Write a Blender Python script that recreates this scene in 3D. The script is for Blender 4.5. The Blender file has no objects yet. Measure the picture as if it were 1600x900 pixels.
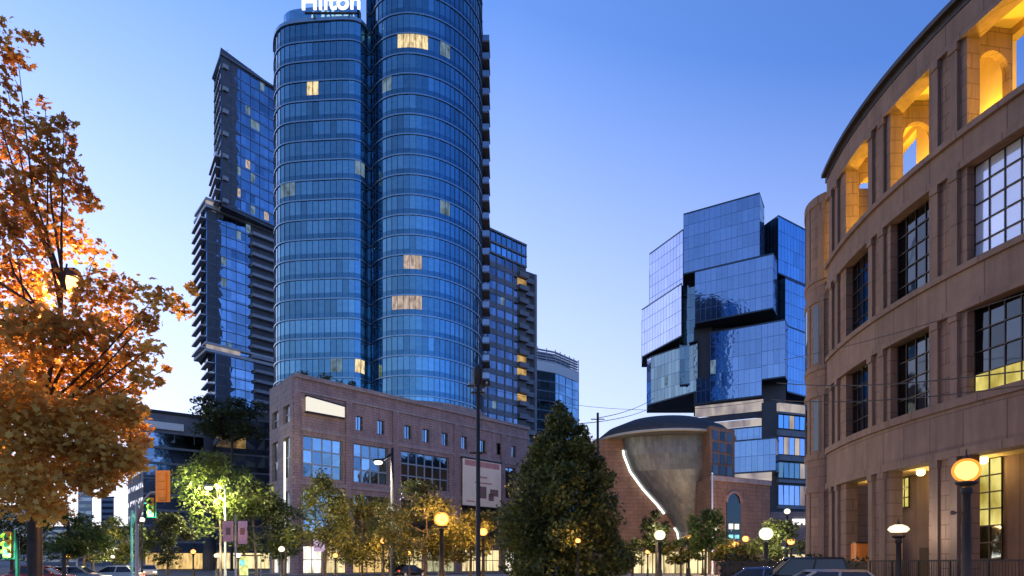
import bpy, math, random
import numpy as np
from mathutils import Vector
random.seed(7); RNG = np.random.default_rng(7)
SC = bpy.context.scene
COL = SC.collection
F, HY, CZ = 1067.0, 880.0, 1.7          # focal length and horizon of the photograph in its pixels, eye height
def PX(px, Y): return (px-800.0)/F*Y
def PZ(py, Y): return CZ+(HY-py)/F*Y
def proj(x, y, z): return 800+F*x/y, HY-F*(z-CZ)/y
def lerp(a, b, t): return a+(b-a)*t

# ------------------------------------------------------------------ materials
MATS = {}
def new_mat(name):
    m = bpy.data.materials.new(name); m.use_nodes = True
    nt = m.node_tree; nt.nodes.clear()
    out = nt.nodes.new('ShaderNodeOutputMaterial')
    MATS[name] = m
    return m, nt, out
def node(nt, t, **kw):
    n = nt.nodes.new(t)
    for k, v in kw.items(): setattr(n, k, v)
    return n
def rgba(c): return (c[0], c[1], c[2], 1.0)
def surface(name, base, rough=.7, metal=0., var=.25, scale=1.5, bump=0., bscale=8., tint=0., base2=None, spec=.5, joints=None, streak=0.):
    """plain material: noise mixes two tones, optional stone joints, optional per-face tint"""
    m, nt, out = new_mat(name)
    b = node(nt, 'ShaderNodeBsdfPrincipled'); nt.links.new(b.outputs[0], out.inputs[0])
    b.inputs['Roughness'].default_value = rough; b.inputs['Metallic'].default_value = metal
    b.inputs['Specular IOR Level'].default_value = spec
    tc = node(nt, 'ShaderNodeTexCoord')
    nz = node(nt, 'ShaderNodeTexNoise'); nz.inputs['Scale'].default_value = scale; nz.inputs['Detail'].default_value = 6
    nz.inputs['Roughness'].default_value = .65
    nt.links.new(tc.outputs['Object'], nz.inputs['Vector'])
    rp = node(nt, 'ShaderNodeValToRGB')
    c2 = base2 if base2 else tuple(x*(1-var) for x in base)
    rp.color_ramp.elements[0].position = .35; rp.color_ramp.elements[0].color = rgba(c2)
    rp.color_ramp.elements[1].position = .65; rp.color_ramp.elements[1].color = rgba(base)
    nt.links.new(nz.outputs[0], rp.inputs[0]); col = rp.outputs[0]
    if tint:
        at = node(nt, 'ShaderNodeAttribute', attribute_name='tint')
        mr = node(nt, 'ShaderNodeMapRange'); mr.inputs['To Min'].default_value = 1-tint; mr.inputs['To Max'].default_value = 1+tint
        nt.links.new(at.outputs['Fac'], mr.inputs['Value'])
        mx = node(nt, 'ShaderNodeMix', data_type='RGBA', blend_type='MULTIPLY'); mx.inputs[0].default_value = 1
        nt.links.new(col, mx.inputs[6]); nt.links.new(mr.outputs[0], mx.inputs[7]); col = mx.outputs[2]
    hgt = None
    if joints:
        jw, jh, js = joints
        bk = node(nt, 'ShaderNodeTexBrick'); bk.inputs['Scale'].default_value = 1
        bk.inputs['Brick Width'].default_value = jw; bk.inputs['Row Height'].default_value = jh
        bk.inputs['Mortar Size'].default_value = js; bk.inputs['Mortar Smooth'].default_value = .1
        bk.inputs['Color1'].default_value = (1, 1, 1, 1); bk.inputs['Color2'].default_value = (.86, .85, .84, 1)
        bk.inputs['Mortar'].default_value = (.55, .52, .5, 1)
        sx = node(nt, 'ShaderNodeSeparateXYZ'); nt.links.new(tc.outputs['Object'], sx.inputs[0])
        ad = node(nt, 'ShaderNodeMath', operation='ADD'); nt.links.new(sx.outputs[0], ad.inputs[0]); nt.links.new(sx.outputs[1], ad.inputs[1])
        cx = node(nt, 'ShaderNodeCombineXYZ'); nt.links.new(ad.outputs[0], cx.inputs[0]); nt.links.new(sx.outputs[2], cx.inputs[1])
        nt.links.new(cx.outputs[0], bk.inputs['Vector'])
        mx = node(nt, 'ShaderNodeMix', data_type='RGBA', blend_type='MULTIPLY'); mx.inputs[0].default_value = 1
        nt.links.new(col, mx.inputs[6]); nt.links.new(bk.outputs[0], mx.inputs[7]); col = mx.outputs[2]
    if streak:
        mp = node(nt, 'ShaderNodeMapping'); mp.inputs['Scale'].default_value = (1.1, 1.1, .10); nt.links.new(tc.outputs['Object'], mp.inputs[0])
        n3 = node(nt, 'ShaderNodeTexNoise'); n3.inputs['Scale'].default_value = 1.6; n3.inputs['Detail'].default_value = 7; n3.inputs['Roughness'].default_value = .7
        nt.links.new(mp.outputs[0], n3.inputs['Vector'])
        m3 = node(nt, 'ShaderNodeMapRange'); m3.inputs['From Min'].default_value = .32; m3.inputs['From Max'].default_value = .62
        m3.inputs['To Min'].default_value = 1-streak; nt.links.new(n3.outputs[0], m3.inputs['Value'])
        mx = node(nt, 'ShaderNodeMix', data_type='RGBA', blend_type='MULTIPLY'); mx.inputs[0].default_value = 1
        nt.links.new(col, mx.inputs[6]); nt.links.new(m3.outputs[0], mx.inputs[7]); col = mx.outputs[2]
    nt.links.new(col, b.inputs['Base Color'])
    if bump:
        n2 = node(nt, 'ShaderNodeTexNoise'); n2.inputs['Scale'].default_value = bscale; n2.inputs['Detail'].default_value = 4
        nt.links.new(tc.outputs['Object'], n2.inputs['Vector'])
        bp = node(nt, 'ShaderNodeBump'); bp.inputs['Strength'].default_value = bump
        nt.links.new(n2.outputs[0], bp.inputs['Height']); nt.links.new(bp.outputs[0], b.inputs['Normal'])
    return m
def glassy(name, base, rough=.06, tint=.5, wav=.02, metal=1.0):
    """coated facade glass: mirror-like with a tint of its own that varies from pane to pane and a slight waviness"""
    m, nt, out = new_mat(name)
    b = node(nt, 'ShaderNodeBsdfPrincipled'); nt.links.new(b.outputs[0], out.inputs[0])
    b.inputs['Roughness'].default_value = rough; b.inputs['Metallic'].default_value = metal
    at = node(nt, 'ShaderNodeAttribute', attribute_name='tint')
    mr = node(nt, 'ShaderNodeMapRange'); mr.inputs['To Min'].default_value = 1-tint; mr.inputs['To Max'].default_value = 1+tint
    nt.links.new(at.outputs['Fac'], mr.inputs['Value'])
    mx = node(nt, 'ShaderNodeMix', data_type='RGBA', blend_type='MULTIPLY'); mx.inputs[0].default_value = 1
    mx.inputs[6].default_value = rgba(base); nt.links.new(mr.outputs[0], mx.inputs[7])
    nt.links.new(mx.outputs[2], b.inputs['Base Color'])
    tc = node(nt, 'ShaderNodeTexCoord')
    n2 = node(nt, 'ShaderNodeTexNoise'); n2.inputs['Scale'].default_value = .9; n2.inputs['Detail'].default_value = 1
    nt.links.new(tc.outputs['Object'], n2.inputs['Vector'])
    bp = node(nt, 'ShaderNodeBump'); bp.inputs['Strength'].default_value = wav; bp.inputs['Distance'].default_value = 1
    nt.links.new(n2.outputs[0], bp.inputs['Height']); nt.links.new(bp.outputs[0], b.inputs['Normal'])
    return m
def glow(name, col, strength, var=0., scale=(1, 1, 1), dark=(0.1, 0.06, 0.02)):
    """things that give off light; var breaks a lit window up into curtains, shelves and people inside"""
    m, nt, out = new_mat(name)
    e = node(nt, 'ShaderNodeEmission'); nt.links.new(e.outputs[0], out.inputs[0])
    e.inputs['Strength'].default_value = strength*.42; e.inputs['Color'].default_value = rgba(col)
    if var:
        tc = node(nt, 'ShaderNodeTexCoord'); mp = node(nt, 'ShaderNodeMapping'); mp.inputs['Scale'].default_value = scale
        nt.links.new(tc.outputs['Object'], mp.inputs[0])
        nz = node(nt, 'ShaderNodeTexNoise'); nz.inputs['Scale'].default_value = 1; nz.inputs['Detail'].default_value = 3
        nt.links.new(mp.outputs[0], nz.inputs['Vector'])
        rp = node(nt, 'ShaderNodeValToRGB'); rp.color_ramp.elements[0].position = .5-.18*var-.08; rp.color_ramp.elements[1].position = .62
        rp.color_ramp.elements[0].color = rgba(dark); rp.color_ramp.elements[1].color = rgba(col)
        nt.links.new(nz.outputs[0], rp.inputs[0]); nt.links.new(rp.outputs[0], e.inputs['Color'])
    return m
def leafy(name, c1, c2, trans=.35):
    m, nt, out = new_mat(name)
    at = node(nt, 'ShaderNodeAttribute', attribute_name='tint')
    rp = node(nt, 'ShaderNodeValToRGB'); rp.color_ramp.elements[0].color = rgba(c1); rp.color_ramp.elements[1].color = rgba(c2)
    nt.links.new(at.outputs['Fac'], rp.inputs[0])
    d = node(nt, 'ShaderNodeBsdfPrincipled'); d.inputs['Roughness'].default_value = .55; d.inputs['Specular IOR Level'].default_value = .3
    nt.links.new(rp.outputs[0], d.inputs['Base Color'])
    t = node(nt, 'ShaderNodeBsdfTranslucent'); nt.links.new(rp.outputs[0], t.inputs['Color'])
    mx = node(nt, 'ShaderNodeMixShader'); mx.inputs[0].default_value = trans
    nt.links.new(d.outputs[0], mx.inputs[1]); nt.links.new(t.outputs[0], mx.inputs[2]); nt.links.new(mx.outputs[0], out.inputs[0])
    return m

surface('library_stone', (.222, .14, .106), .85, 0, .22, .35, .25, 14, joints=(1.55, .72, .03), streak=.38)
surface('library_trim', (.195, .127, .099), .8, 0, .2, .8, .15, 14, joints=(1.8, 9., .03), streak=.3)
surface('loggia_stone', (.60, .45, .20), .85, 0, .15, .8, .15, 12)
surface('dark_metal', (.03, .03, .033), .45, .6, .3, 3)
surface('bronze_metal', (.05, .04, .035), .45, .7, .3, 3)
surface('pole_black', (.014, .011, .011), .7, 0, .3, 4)
surface('pole_grey', (.3, .31, .32), .45, .5, .2, 4)
surface('pole_white', (.75, .75, .74), .5, .1, .1, 4)
surface('roof_dark', (.035, .035, .042), .8, 0, .3, 1, .2)
surface('brick', (.40, .255, .235), .9, 0, .28, .6, .3, 20, joints=(.9, .42, .035), streak=.3)
surface('brick_pale', (.38, .28, .26), .85, 0, .2, .6, .2, 20, joints=(1.6, .8, .03), streak=.25)
surface('white_panel', (.78, .78, .76), .5, 0, .08, 2)
surface('concrete', (.36, .36, .37), .85, 0, .2, .6, .2, 12)
surface('concrete_light', (.5, .51, .53), .8, 0, .15, .6, .1, 12)
surface('slate_wall', (.17, .18, .21), .7, 0, .25, .5)
surface('dark_wall', (.10, .105, .12), .7, 0, .3, .6)
surface('spandrel', (.32, .42, .55), .25, .6, .15, .5)
surface('ledge_metal', (.24, .36, .46), .3, .7, .12, .7)
surface('mullion', (.05, .075, .11), .35, .6, .2, 1)
surface('steel_cone', (.165, .165, .175), .42, .5, .25, .35, .1, 3, tint=.3, streak=.25)
surface('theatre_brown', (.29, .155, .10), .85, 0, .25, .5, .25, 16, joints=(1.4, .6, .035), streak=.3)
surface('asphalt', (.05, .05, .052), .85, 0, .3, .8, .3, 30)
surface('paving', (.22, .205, .19), .85, 0, .2, .5, .2, 12, joints=(.9, .9, .02))
surface('earth', (.1, .095, .085), .95, 0, .3, .05, .2, 4)
surface('road_paint', (.75, .75, .72), .7, 0, .25, 4)
surface('kerb_stone', (.33, .32, .31), .85, 0, .2, 2)
surface('bark', (.075, .055, .04), .95, 0, .4, 6, .7, 18)
surface('signal_yellow', (.75, .30, .03), .5, 0, .18, 4, .05)
surface('orange_paint', (.75, .25, .05), .5, 0, .15, 3)
surface('pink_banner', (.75, .38, .33), .7, 0, .3, 1.2, base2=(.5, .22, .25))
surface('mauve_banner', (.6, .42, .48), .7, 0, .3, 1.2, base2=(.35, .2, .3))
surface('poster_cream', (.85, .66, .48), .7, 0, .12, .4)
surface('poster_red', (.55, .22, .18), .7, 0, .2, .6)
surface('poster_dark', (.22, .12, .1), .7, 0, .3, .6)
surface('tyre', (.02, .02, .02), .85, 0, .2, 6)
surface('rim_metal', (.5, .5, .52), .3, .9, .1, 6)
surface('paint_silver', (.26, .25, .24), .28, .6, .06, 2)
surface('paint_black', (.015, .016, .018), .2, .2, .1, 2)
surface('paint_white', (.38, .38, .37), .25, 0, .05, 2)
surface('paint_blue', (.05, .08, .18), .22, .3, .1, 2)
surface('paint_red', (.35, .05, .035), .25, .1, .1, 2)
surface('hedge_soil', (.05, .04, .03), .95)
glassy('car_glass', (.012, .014, .016), .08, 0, 0, 0)
glassy('hotel_glass', (.145, .295, .375), .07, .30, .03)
glassy('hotel_spandrel', (.085, .195, .27), .12, .2, .02)
glassy('resi_glass', (.25, .33, .40), .08, .45, .03)
glassy('office_glass', (.24, .42, .55), .08, .35, .03)
glassy('grey_glass', (.20, .24, .30), .10, .5, .03)
glassy('cube_glass', (.20, .32, .51), .06, .18, .02)
glassy('cube_pale_glass', (.34, .40, .58), .06, .14, .02)  # paler copy of the cube glass: horizon reflection put into the left faces' colour
glassy('cube_teal_glass', (.24, .42, .52), .08, .2, .02)
glassy('cube_dark_glass', (.15, .22, .25), .08, .4, .02)
glassy('cube_cyan_glass', (.22, .42, .62), .07, .2, .02)
glassy('library_sky_glass', (.52, .58, .74), .08, .12, .015, .4)  # pale half-diffuse base colour stands in for bright sky reflected in the panes
glassy('library_dark_glass', (.055, .065, .075), .06, .3, .02)
glassy('podium_glass', (.30, .38, .42), .06, .4, .02)
glow('warm_window', (1., .80, .45), 1.0, 1, (2.4, 2.4, .9), (.25, .16, .07))
glow('pale_window', (.42, .66, .95), .36, .8, (.9, .9, .6), (.12, .2, .24))
glow('pink_window', (.95, .75, .62), .6, 1, (2.4, 2.4, .9), (.22, .15, .14))
glow('amber_window', (1., .62, .22), .6, .8, (.7, .7, .5), (.2, .11, .03))
glow('yellow_window', (1., .85, .25), .9, .7, (.9, .9, .5), (.35, .26, .04))
glow('white_light', (1., .94, .82), .85)
glow('shop_window', (1., .80, .42), 1.25, 1.2, (1.5, 1.5, .25), (.10, .06, .02))
glow('shop_white', (1., .95, .80), 1.6, .8, (1.2, 1.2, .3), (.3, .25, .15))
glow('shop_amber', (1., .66, .25), 1.0, 1.2, (1.8, 1.8, .4), (.12, .06, .02))
glow('shop_dim', (.9, .85, .5), .6, 1.2, (2., 2., .6), (.05, .05, .03))
glow('floor_light', (1., .88, .80), .5, .8, (.25, .25, .1), (.30, .25, .35))
glow('led_strip', (.93, 1., .93), 2.0)
glow('sign_white', (1., 1., 1.), 1.6)
glow('sign_lilac', (.85, .65, .95), .8, .6, (2, 2, 2), (.5, .3, .45))
glow('lamp_orange', (1., .46, .13), 5.)
glow('lamp_amber', (1., .55, .16), 4.)
glow('lamp_white', (1., .92, .72), 4.)
glow('lamp_bright', (.92, 1., .85), 4.)
glow('lamp_yellow', (1., .88, .35), 3.5)
glow('signal_green', (.10, 1., .52), 5.)
glow('signal_amber', (1., .5, .06), 3.)
glow('tail_red', (1., .10, .04), 1.5)
glow('head_white', (1., .93, .78), 3.)
glow('screen_teal', (.35, .95, .95), 1.1, .5, (3, 3, 3), (.2, .5, .5))
glow('screen_yellow', (.95, 1., .40), 1.0, .6, (2, 2, 2), (.5, .5, .1))
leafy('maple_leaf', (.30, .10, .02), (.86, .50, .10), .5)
leafy('green_leaf', (.025, .045, .010), (.12, .15, .03), .35)
leafy('dark_leaf', (.015, .022, .008), (.080, .09, .026), .3)
leafy('olive_leaf', (.034, .042, .012), (.155, .15, .034), .35)
leafy('conifer_leaf', (.020, .030, .011), (.165, .185, .045), .3)
leafy('hedge_leaf', (.010, .018, .008), (.035, .05, .02), .25)

def shell(name, col, strength, clear):
    m, nt, out = new_mat(name)
    e = node(nt, 'ShaderNodeEmission'); e.inputs[0].default_value = rgba(col); e.inputs[1].default_value = strength*.42
    t = node(nt, 'ShaderNodeBsdfTransparent'); mx = node(nt, 'ShaderNodeMixShader'); mx.inputs[0].default_value = 1-clear
    nt.links.new(t.outputs[0], mx.inputs[1]); nt.links.new(e.outputs[0], mx.inputs[2]); nt.links.new(mx.outputs[0], out.inputs[0])
shell('shell_orange', (1, .26, .03), 2.0, .45); shell('shell_amber', (1, .36, .06), 2.0, .45); shell('shell_white', (1, .82, .5), 1.8, .45); shell('shell_bright', (.9, .95, .6), 1.8, .45)  # see-through glowing shells that stand in for the halo around lamps
# ------------------------------------------------------------------ objects
def root_loc(o):
    v = Vector((0, 0, 0))
    while o is not None: v += o.location; o = o.parent
    return v
def thing(name, label, cat, loc=(0, 0, 0), group=None, kind=None):
    o = bpy.data.objects.new(name, None); COL.objects.link(o); o.location = loc
    o.empty_display_size = .3
    tag(o, label, cat, group, kind); return o
def tag(o, label=None, cat=None, group=None, kind=None):
    if label: o['label'] = label
    if cat: o['category'] = cat
    if group: o['group'] = group
    if kind: o['kind'] = kind
    return o
class MB:
    """collects shapes (world coordinates) and links them as ONE mesh object"""
    def __init__(s): s.v = []; s.f = []; s.t = []; s.sm = []; s.alt = set()
    def face(s, pts, tint=.5, smooth=False):
        n = len(s.v); s.v += [tuple(p) for p in pts]; s.f.append(tuple(range(n, n+len(pts)))); s.t.append(tint); s.sm.append(smooth)
    def raw(s, pts, faces, tint=.5, smooth=False):
        n = len(s.v); s.v += [tuple(p) for p in pts]
        for f in faces: s.f.append(tuple(n+i for i in f)); s.t.append(tint); s.sm.append(smooth)
        return s
    def box(s, c, d, rz=0., tint=.5):
        x, y, z = (q/2 for q in d); ca, sa = math.cos(rz), math.sin(rz)
        P = [(c[0]+ca*a-sa*b, c[1]+sa*a+ca*b, c[2]+e) for e in (-z, z) for a, b in ((-x, -y), (x, -y), (x, y), (-x, y))]
        return s.raw(P, [(3, 2, 1, 0), (4, 5, 6, 7), (0, 1, 5, 4), (1, 2, 6, 5), (2, 3, 7, 6), (3, 0, 4, 7)], tint)
    def prism(s, poly, z0, z1, tint=.5):
        n = len(poly)
        P = [(x, y, z0) for x, y in poly]+[(x, y, z1) for x, y in poly]
        return s.raw(P, [tuple(range(n-1, -1, -1)), tuple(range(n, 2*n))]+[(i, (i+1) % n, n+(i+1) % n, n+i) for i in range(n)], tint)
    def bar(s, a, b, w, h=None, tint=.5):
        h = h or w; a = Vector(a); b = Vector(b); d = (b-a).normalized()
        u = d.cross(Vector((0, 0, 1))) if abs(d.z) < .99 else Vector((1, 0, 0)); u.normalize(); v = d.cross(u)
        P = [p+u*(i*w/2)+v*(j*h/2) for p in (a, b) for i, j in ((-1, -1), (1, -1), (1, 1), (-1, 1))]
        return s.raw(P, [(0, 1, 2, 3), (7, 6, 5, 4), (0, 4, 5, 1), (1, 5, 6, 2), (2, 6, 7, 3), (3, 7, 4, 0)], tint)
    def tube(s, pts, rad, n=8, tint=.5):
        pts = [Vector(p) for p in pts]; rings = []
        if not hasattr(rad, '__len__'): rad = [rad]*len(pts)
        u0 = None
        for i, p in enumerate(pts):
            d = (pts[min(i+1, len(pts)-1)]-pts[max(i-1, 0)]).normalized()
            u = (u0 - d*u0.dot(d)) if u0 is not None else (d.cross(Vector((0, 0, 1))) if abs(d.z) < .9 else d.cross(Vector((0, 1, 0))))
            if u.length < 1e-5: u = d.cross(Vector((0, 1, 0)))
            u.normalize(); u0 = u; w = d.cross(u)
            rings.append([p+(u*math.cos(2*math.pi*k/n)+w*math.sin(2*math.pi*k/n))*rad[i] for k in range(n)])
        P = [q for r in rings for q in r]; m = len(rings)
        fs = [(i*n+k, i*n+(k+1) % n, (i+1)*n+(k+1) % n, (i+1)*n+k) for i in range(m-1) for k in range(n)]
        s.raw(P, fs, tint, True); k0 = len(s.v)-len(P)
        s.f.append(tuple(k0+k for k in range(n-1, -1, -1))); s.f.append(tuple(k0+(m-1)*n+k for k in range(n))); s.t += [tint]*2; s.sm += [False]*2
        return s
    def lathe(s, prof, c=(0, 0), n=16, a0=0., a1=2*math.pi, tint=.5, smooth=True):
        full = abs(a1-a0-2*math.pi) < 1e-6; m = n if full else n+1
        P = [(c[0]+r*math.cos(a0+(a1-a0)*k/n), c[1]+r*math.sin(a0+(a1-a0)*k/n), z) for r, z in prof for k in range(m)]
        fs = []
        for i in range(len(prof)-1):
            for k in range(n):
                k2 = (k+1) % m
                fs.append((i*m+k, i*m+k2, (i+1)*m+k2, (i+1)*m+k))
        return s.raw(P, fs, tint, smooth)
    def build(s, name, mat, parent=None, mat2=None):
        me = bpy.data.meshes.new(name)
        off = root_loc(parent)
        me.from_pydata([(v[0]-off.x, v[1]-off.y, v[2]-off.z) for v in s.v], [], s.f)
        a = me.attributes.new('tint', 'FLOAT', 'FACE'); a.data.foreach_set('value', s.t)
        me.polygons.foreach_set('use_smooth', s.sm)
        me.materials.append(MATS[mat])
        if mat2:
            me.materials.append(MATS[mat2])
            for i in s.alt: me.polygons[i].material_index = 1
        me.update()
        o = bpy.data.objects.new(name, me); COL.objects.link(o)
        if parent is not None: o.parent = parent
        return o
def copy_tree(o, parent=None):
    c = o.copy(); COL.objects.link(c)
    if parent is not None: c.parent = parent
    for ch in list(o.children): copy_tree(ch, c)
    return c
def lamp(parent, pos, power, col, radius):
    L = bpy.data.lights.new('lamp_light', 'POINT'); L.energy = power; L.color = col; L.shadow_soft_size = radius
    o = bpy.data.objects.new('lamp_light', L); COL.objects.link(o); o.parent = parent
    r = root_loc(parent); o.location = (pos[0]-r.x, pos[1]-r.y, pos[2]-r.z); return o

# ------------------------------------------------------------------ facades
def resample(poly, w, closed=False):
    out = [poly[0]]
    for a, b in zip(poly, poly[1:]):
        d = math.dist(a, b); n = max(1, round(d/w))
        out += [(lerp(a[0], b[0], k/n), lerp(a[1], b[1], k/n)) for k in range(1, n+1)]
    return out
def smooth_curve(pts, n):
    """Catmull-Rom through pts, then n equal steps"""
    P = [pts[0]]+list(pts)+[pts[-1]]; dense = []
    for i in range(1, len(P)-2):
        for k in range(16):
            t = k/16; a, b, c, d = P[i-1], P[i], P[i+1], P[i+2]
            dense.append(tuple(.5*(2*b[j]+(c[j]-a[j])*t+(2*a[j]-5*b[j]+4*c[j]-d[j])*t*t+(3*b[j]-a[j]-3*c[j]+d[j])*t**3) for j in (0, 1)))
    dense.append(pts[-1])
    L = [0]
    for a, b in zip(dense, dense[1:]): L.append(L[-1]+math.dist(a, b))
    out = []
    for k in range(n+1):
        s = L[-1]*k/n; i = max(j for j in range(len(L)) if L[j] <= s+1e-9); i = min(i, len(L)-2)
        t = (s-L[i])/(L[i+1]-L[i]); out.append((lerp(dense[i][0], dense[i+1][0], t), lerp(dense[i][1], dense[i+1][1], t)))
    return out
def normals(poly):
    out = []
    for i in range(len(poly)):
        a = poly[max(i-1, 0)]; b = poly[min(i+1, len(poly)-1)]
        dx, dy = b[0]-a[0], b[1]-a[1]; l = math.hypot(dx, dy); out.append((dy/l, -dx/l))
    return out
def offset(poly, d): return [(p[0]+n[0]*d, p[1]+n[1]*d) for p, n in zip(poly, normals(poly))]
def strip(mb, poly, z0, z1, o0, o1, tint=.5):
    """a box-section strip that follows a plan line, from offset o0 (inside) to o1 (outside)"""
    A, B = offset(poly, o0), offset(poly, o1); n = len(poly)
    P = [(x, y, z0) for x, y in A]+[(x, y, z0) for x, y in B]+[(x, y, z1) for x, y in B]+[(x, y, z1) for x, y in A]
    fs = []
    for i in range(n-1):
        for k in range(4):
            k2 = (k+1) % 4; fs.append((k*n+i, k*n+i+1, k2*n+i+1, k2*n+i))
    fs += [(0, n, 2*n, 3*n), (4*n-1, 3*n-1, 2*n-1, n-1)]
    mb.raw(P, fs, tint)
def curtain(parent, poly, zs, glass, name='curtain_wall', tilt=.012, sp=.22, ledge=None, mull=None, mull_every=1, lit=None, rnd=(.15, .85), band='spandrel', spmat=None):
    """panes between plan points poly and floor levels zs; floors' ledges and mullions are real bars"""
    g = MB(); fr = MB(); N = normals(poly); lits = {}
    for j in range(len(zs)-1):
        z0, z1 = zs[j], zs[j+1]; zsp = z0+(z1-z0)*sp
        run = random.uniform(*rnd)
        for i in range(len(poly)-1):
            a, b = poly[i], poly[i+1]
            cx, cy, cz = (a[0]+b[0])/2, (a[1]+b[1])/2, (zsp+z1)/2
            if sp > 0: g.face([(a[0], a[1], z0), (b[0], b[1], z0), (b[0], b[1], zsp), (a[0], a[1], zsp)], random.uniform(.3, .7)); g.alt.add(len(g.f)-1)
            if lit:
                k = lit(*proj(cx, cy, cz))
                if k: lits.setdefault((k, j), []).append((a, b, zsp, z1)); continue
            t1, t2 = random.gauss(0, tilt), random.gauss(0, tilt)
            dn = N[i]; h = z1-zsp; w = math.dist(a, b)
            def q(p, z, s, u): d = s*t1*w/2+u*t2*h/2; return (p[0]+dn[0]*d, p[1]+dn[1]*d, z)
            if random.random() < .35: run = random.uniform(*rnd)
            g.face([q(a, zsp, -1, -1), q(b, zsp, 1, -1), q(b, z1, 1, 1), q(a, z1, -1, 1)], min(1, max(0, run+random.uniform(-.12, .12))))
    cw = g.build(name, glass, parent, spmat)
    for (k, j), L in lits.items():
        m = MB()
        for a, b, z0, z1 in L: m.face([(a[0], a[1], z0), (b[0], b[1], z0), (b[0], b[1], z1), (a[0], a[1], z1)])
        m.build('lit_window', k, cw)
    if mull:
        w, d, mt = mull
        for i in range(0, len(poly), mull_every):
            p, n = poly[i], N[i]; fr.box((p[0]+n[0]*(d/2-.02), p[1]+n[1]*(d/2-.02), (zs[0]+zs[-1])/2), (w, d, zs[-1]-zs[0]), math.atan2(n[0], -n[1]))
        fr.build('mullion', mt, cw)
    if ledge:
        h, d, mt = ledge
        for j in range(len(zs)):
            m = MB(); strip(m, poly, zs[j]-h/2, zs[j]+h/2, -.05, d); m.build('floor_ledge', mt, cw)
    return cw
def gridwall(mb, curve, sb, zb, solid, t, sub=1.2):
    """wall of thickness t along curve(s, off) with openings where solid(i, j) is False"""
    S, Z = len(sb)-1, len(zb)-1
    ok = lambda i, j: 0 <= i < S and 0 <= j < Z and solid(i, j)
    def pt(s, off, z): x, y = curve(s, off); return (x, y, z)
    for i in range(S):
        n = max(1, math.ceil((sb[i+1]-sb[i])/sub)); ss = [lerp(sb[i], sb[i+1], k/n) for k in range(n+1)]
        for j in range(Z):
            if not ok(i, j): continue
            z0, z1 = zb[j], zb[j+1]
            for a, b in zip(ss, ss[1:]):
                mb.face([pt(a, 0, z0), pt(b, 0, z0), pt(b, 0, z1), pt(a, 0, z1)]); mb.face([pt(a, -t, z1), pt(b, -t, z1), pt(b, -t, z0), pt(a, -t, z0)])
                if not ok(i, j-1): mb.face([pt(a, -t, z0), pt(b, -t, z0), pt(b, 0, z0), pt(a, 0, z0)])
                if not ok(i, j+1): mb.face([pt(a, 0, z1), pt(b, 0, z1), pt(b, -t, z1), pt(a, -t, z1)])
            if not ok(i-1, j): mb.face([pt(ss[0], -t, z0), pt(ss[0], 0, z0), pt(ss[0], 0, z1), pt(ss[0], -t, z1)])
            if not ok(i+1, j): mb.face([pt(ss[-1], 0, z0), pt(ss[-1], -t, z0), pt(ss[-1], -t, z1), pt(ss[-1], 0, z1)])
def cband(mb, curve, s0, s1, z0, z1, o0, o1, sub=1.2):
    n = max(1, math.ceil((s1-s0)/sub)); ss = [lerp(s0, s1, k/n) for k in range(n+1)]
    R = [[(*curve(s, o0), z0), (*curve(s, o1), z0), (*curve(s, o1), z1), (*curve(s, o0), z1)] for s in ss]
    P = [p for r in R for p in r]
    fs = [(i*4+k, i*4+(k+1) % 4, (i+1)*4+(k+1) % 4, (i+1)*4+k) for i in range(n) for k in range(4)]+[(3, 2, 1, 0), (n*4, n*4+1, n*4+2, n*4+3)]
    mb.raw(P, fs)
def add_window(parent, curve, s0, s1, z0, z1, nx, nz, glass, frame, off=-.5, bw=.09, tilt=.004, lit_rows=None, name='window'):
    """frame and glazing bars as the part, glass as its sub-part"""
    fm = MB(); gm = MB(); lm = MB()
    for k in range(nx+1):
        s = lerp(s0, s1, k/nx); hw = bw/2
        cband(fm, curve, max(s0, s-hw), min(s1, s+hw), z0, z1, off-.04, off+.05)
    for k in range(nz+1):
        z = lerp(z0, z1, k/nz); cband(fm, curve, s0, s1, max(z0, z-bw/2), min(z1, z+bw/2), off-.05, off+.075)
    for i in range(nx):
        for j in range(nz):
            a, b, c, d = lerp(s0, s1, i/nx), lerp(s0, s1, (i+1)/nx), lerp(z0, z1, j/nz), lerp(z0, z1, (j+1)/nz)
            t1, t2 = random.gauss(0, tilt), random.gauss(0, tilt)
            q = lambda s, z, u, v: (*curve(s, off+(u*t1*(b-a)+v*t2*(d-c))/2), z)
            (lm if lit_rows and j in lit_rows else gm).face([q(a, c, -1, -1), q(b, c, 1, -1), q(b, d, 1, 1), q(a, d, -1, 1)], random.random())
    w = fm.build(name, frame, parent)
    if gm.f: gm.build('pane', glass, w)
    if lm.f: lm.build('lit_pane', 'yellow_window', w)
    return w
def rel(parts, pts): pass
exec_parts = []
del rel, exec_parts
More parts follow.
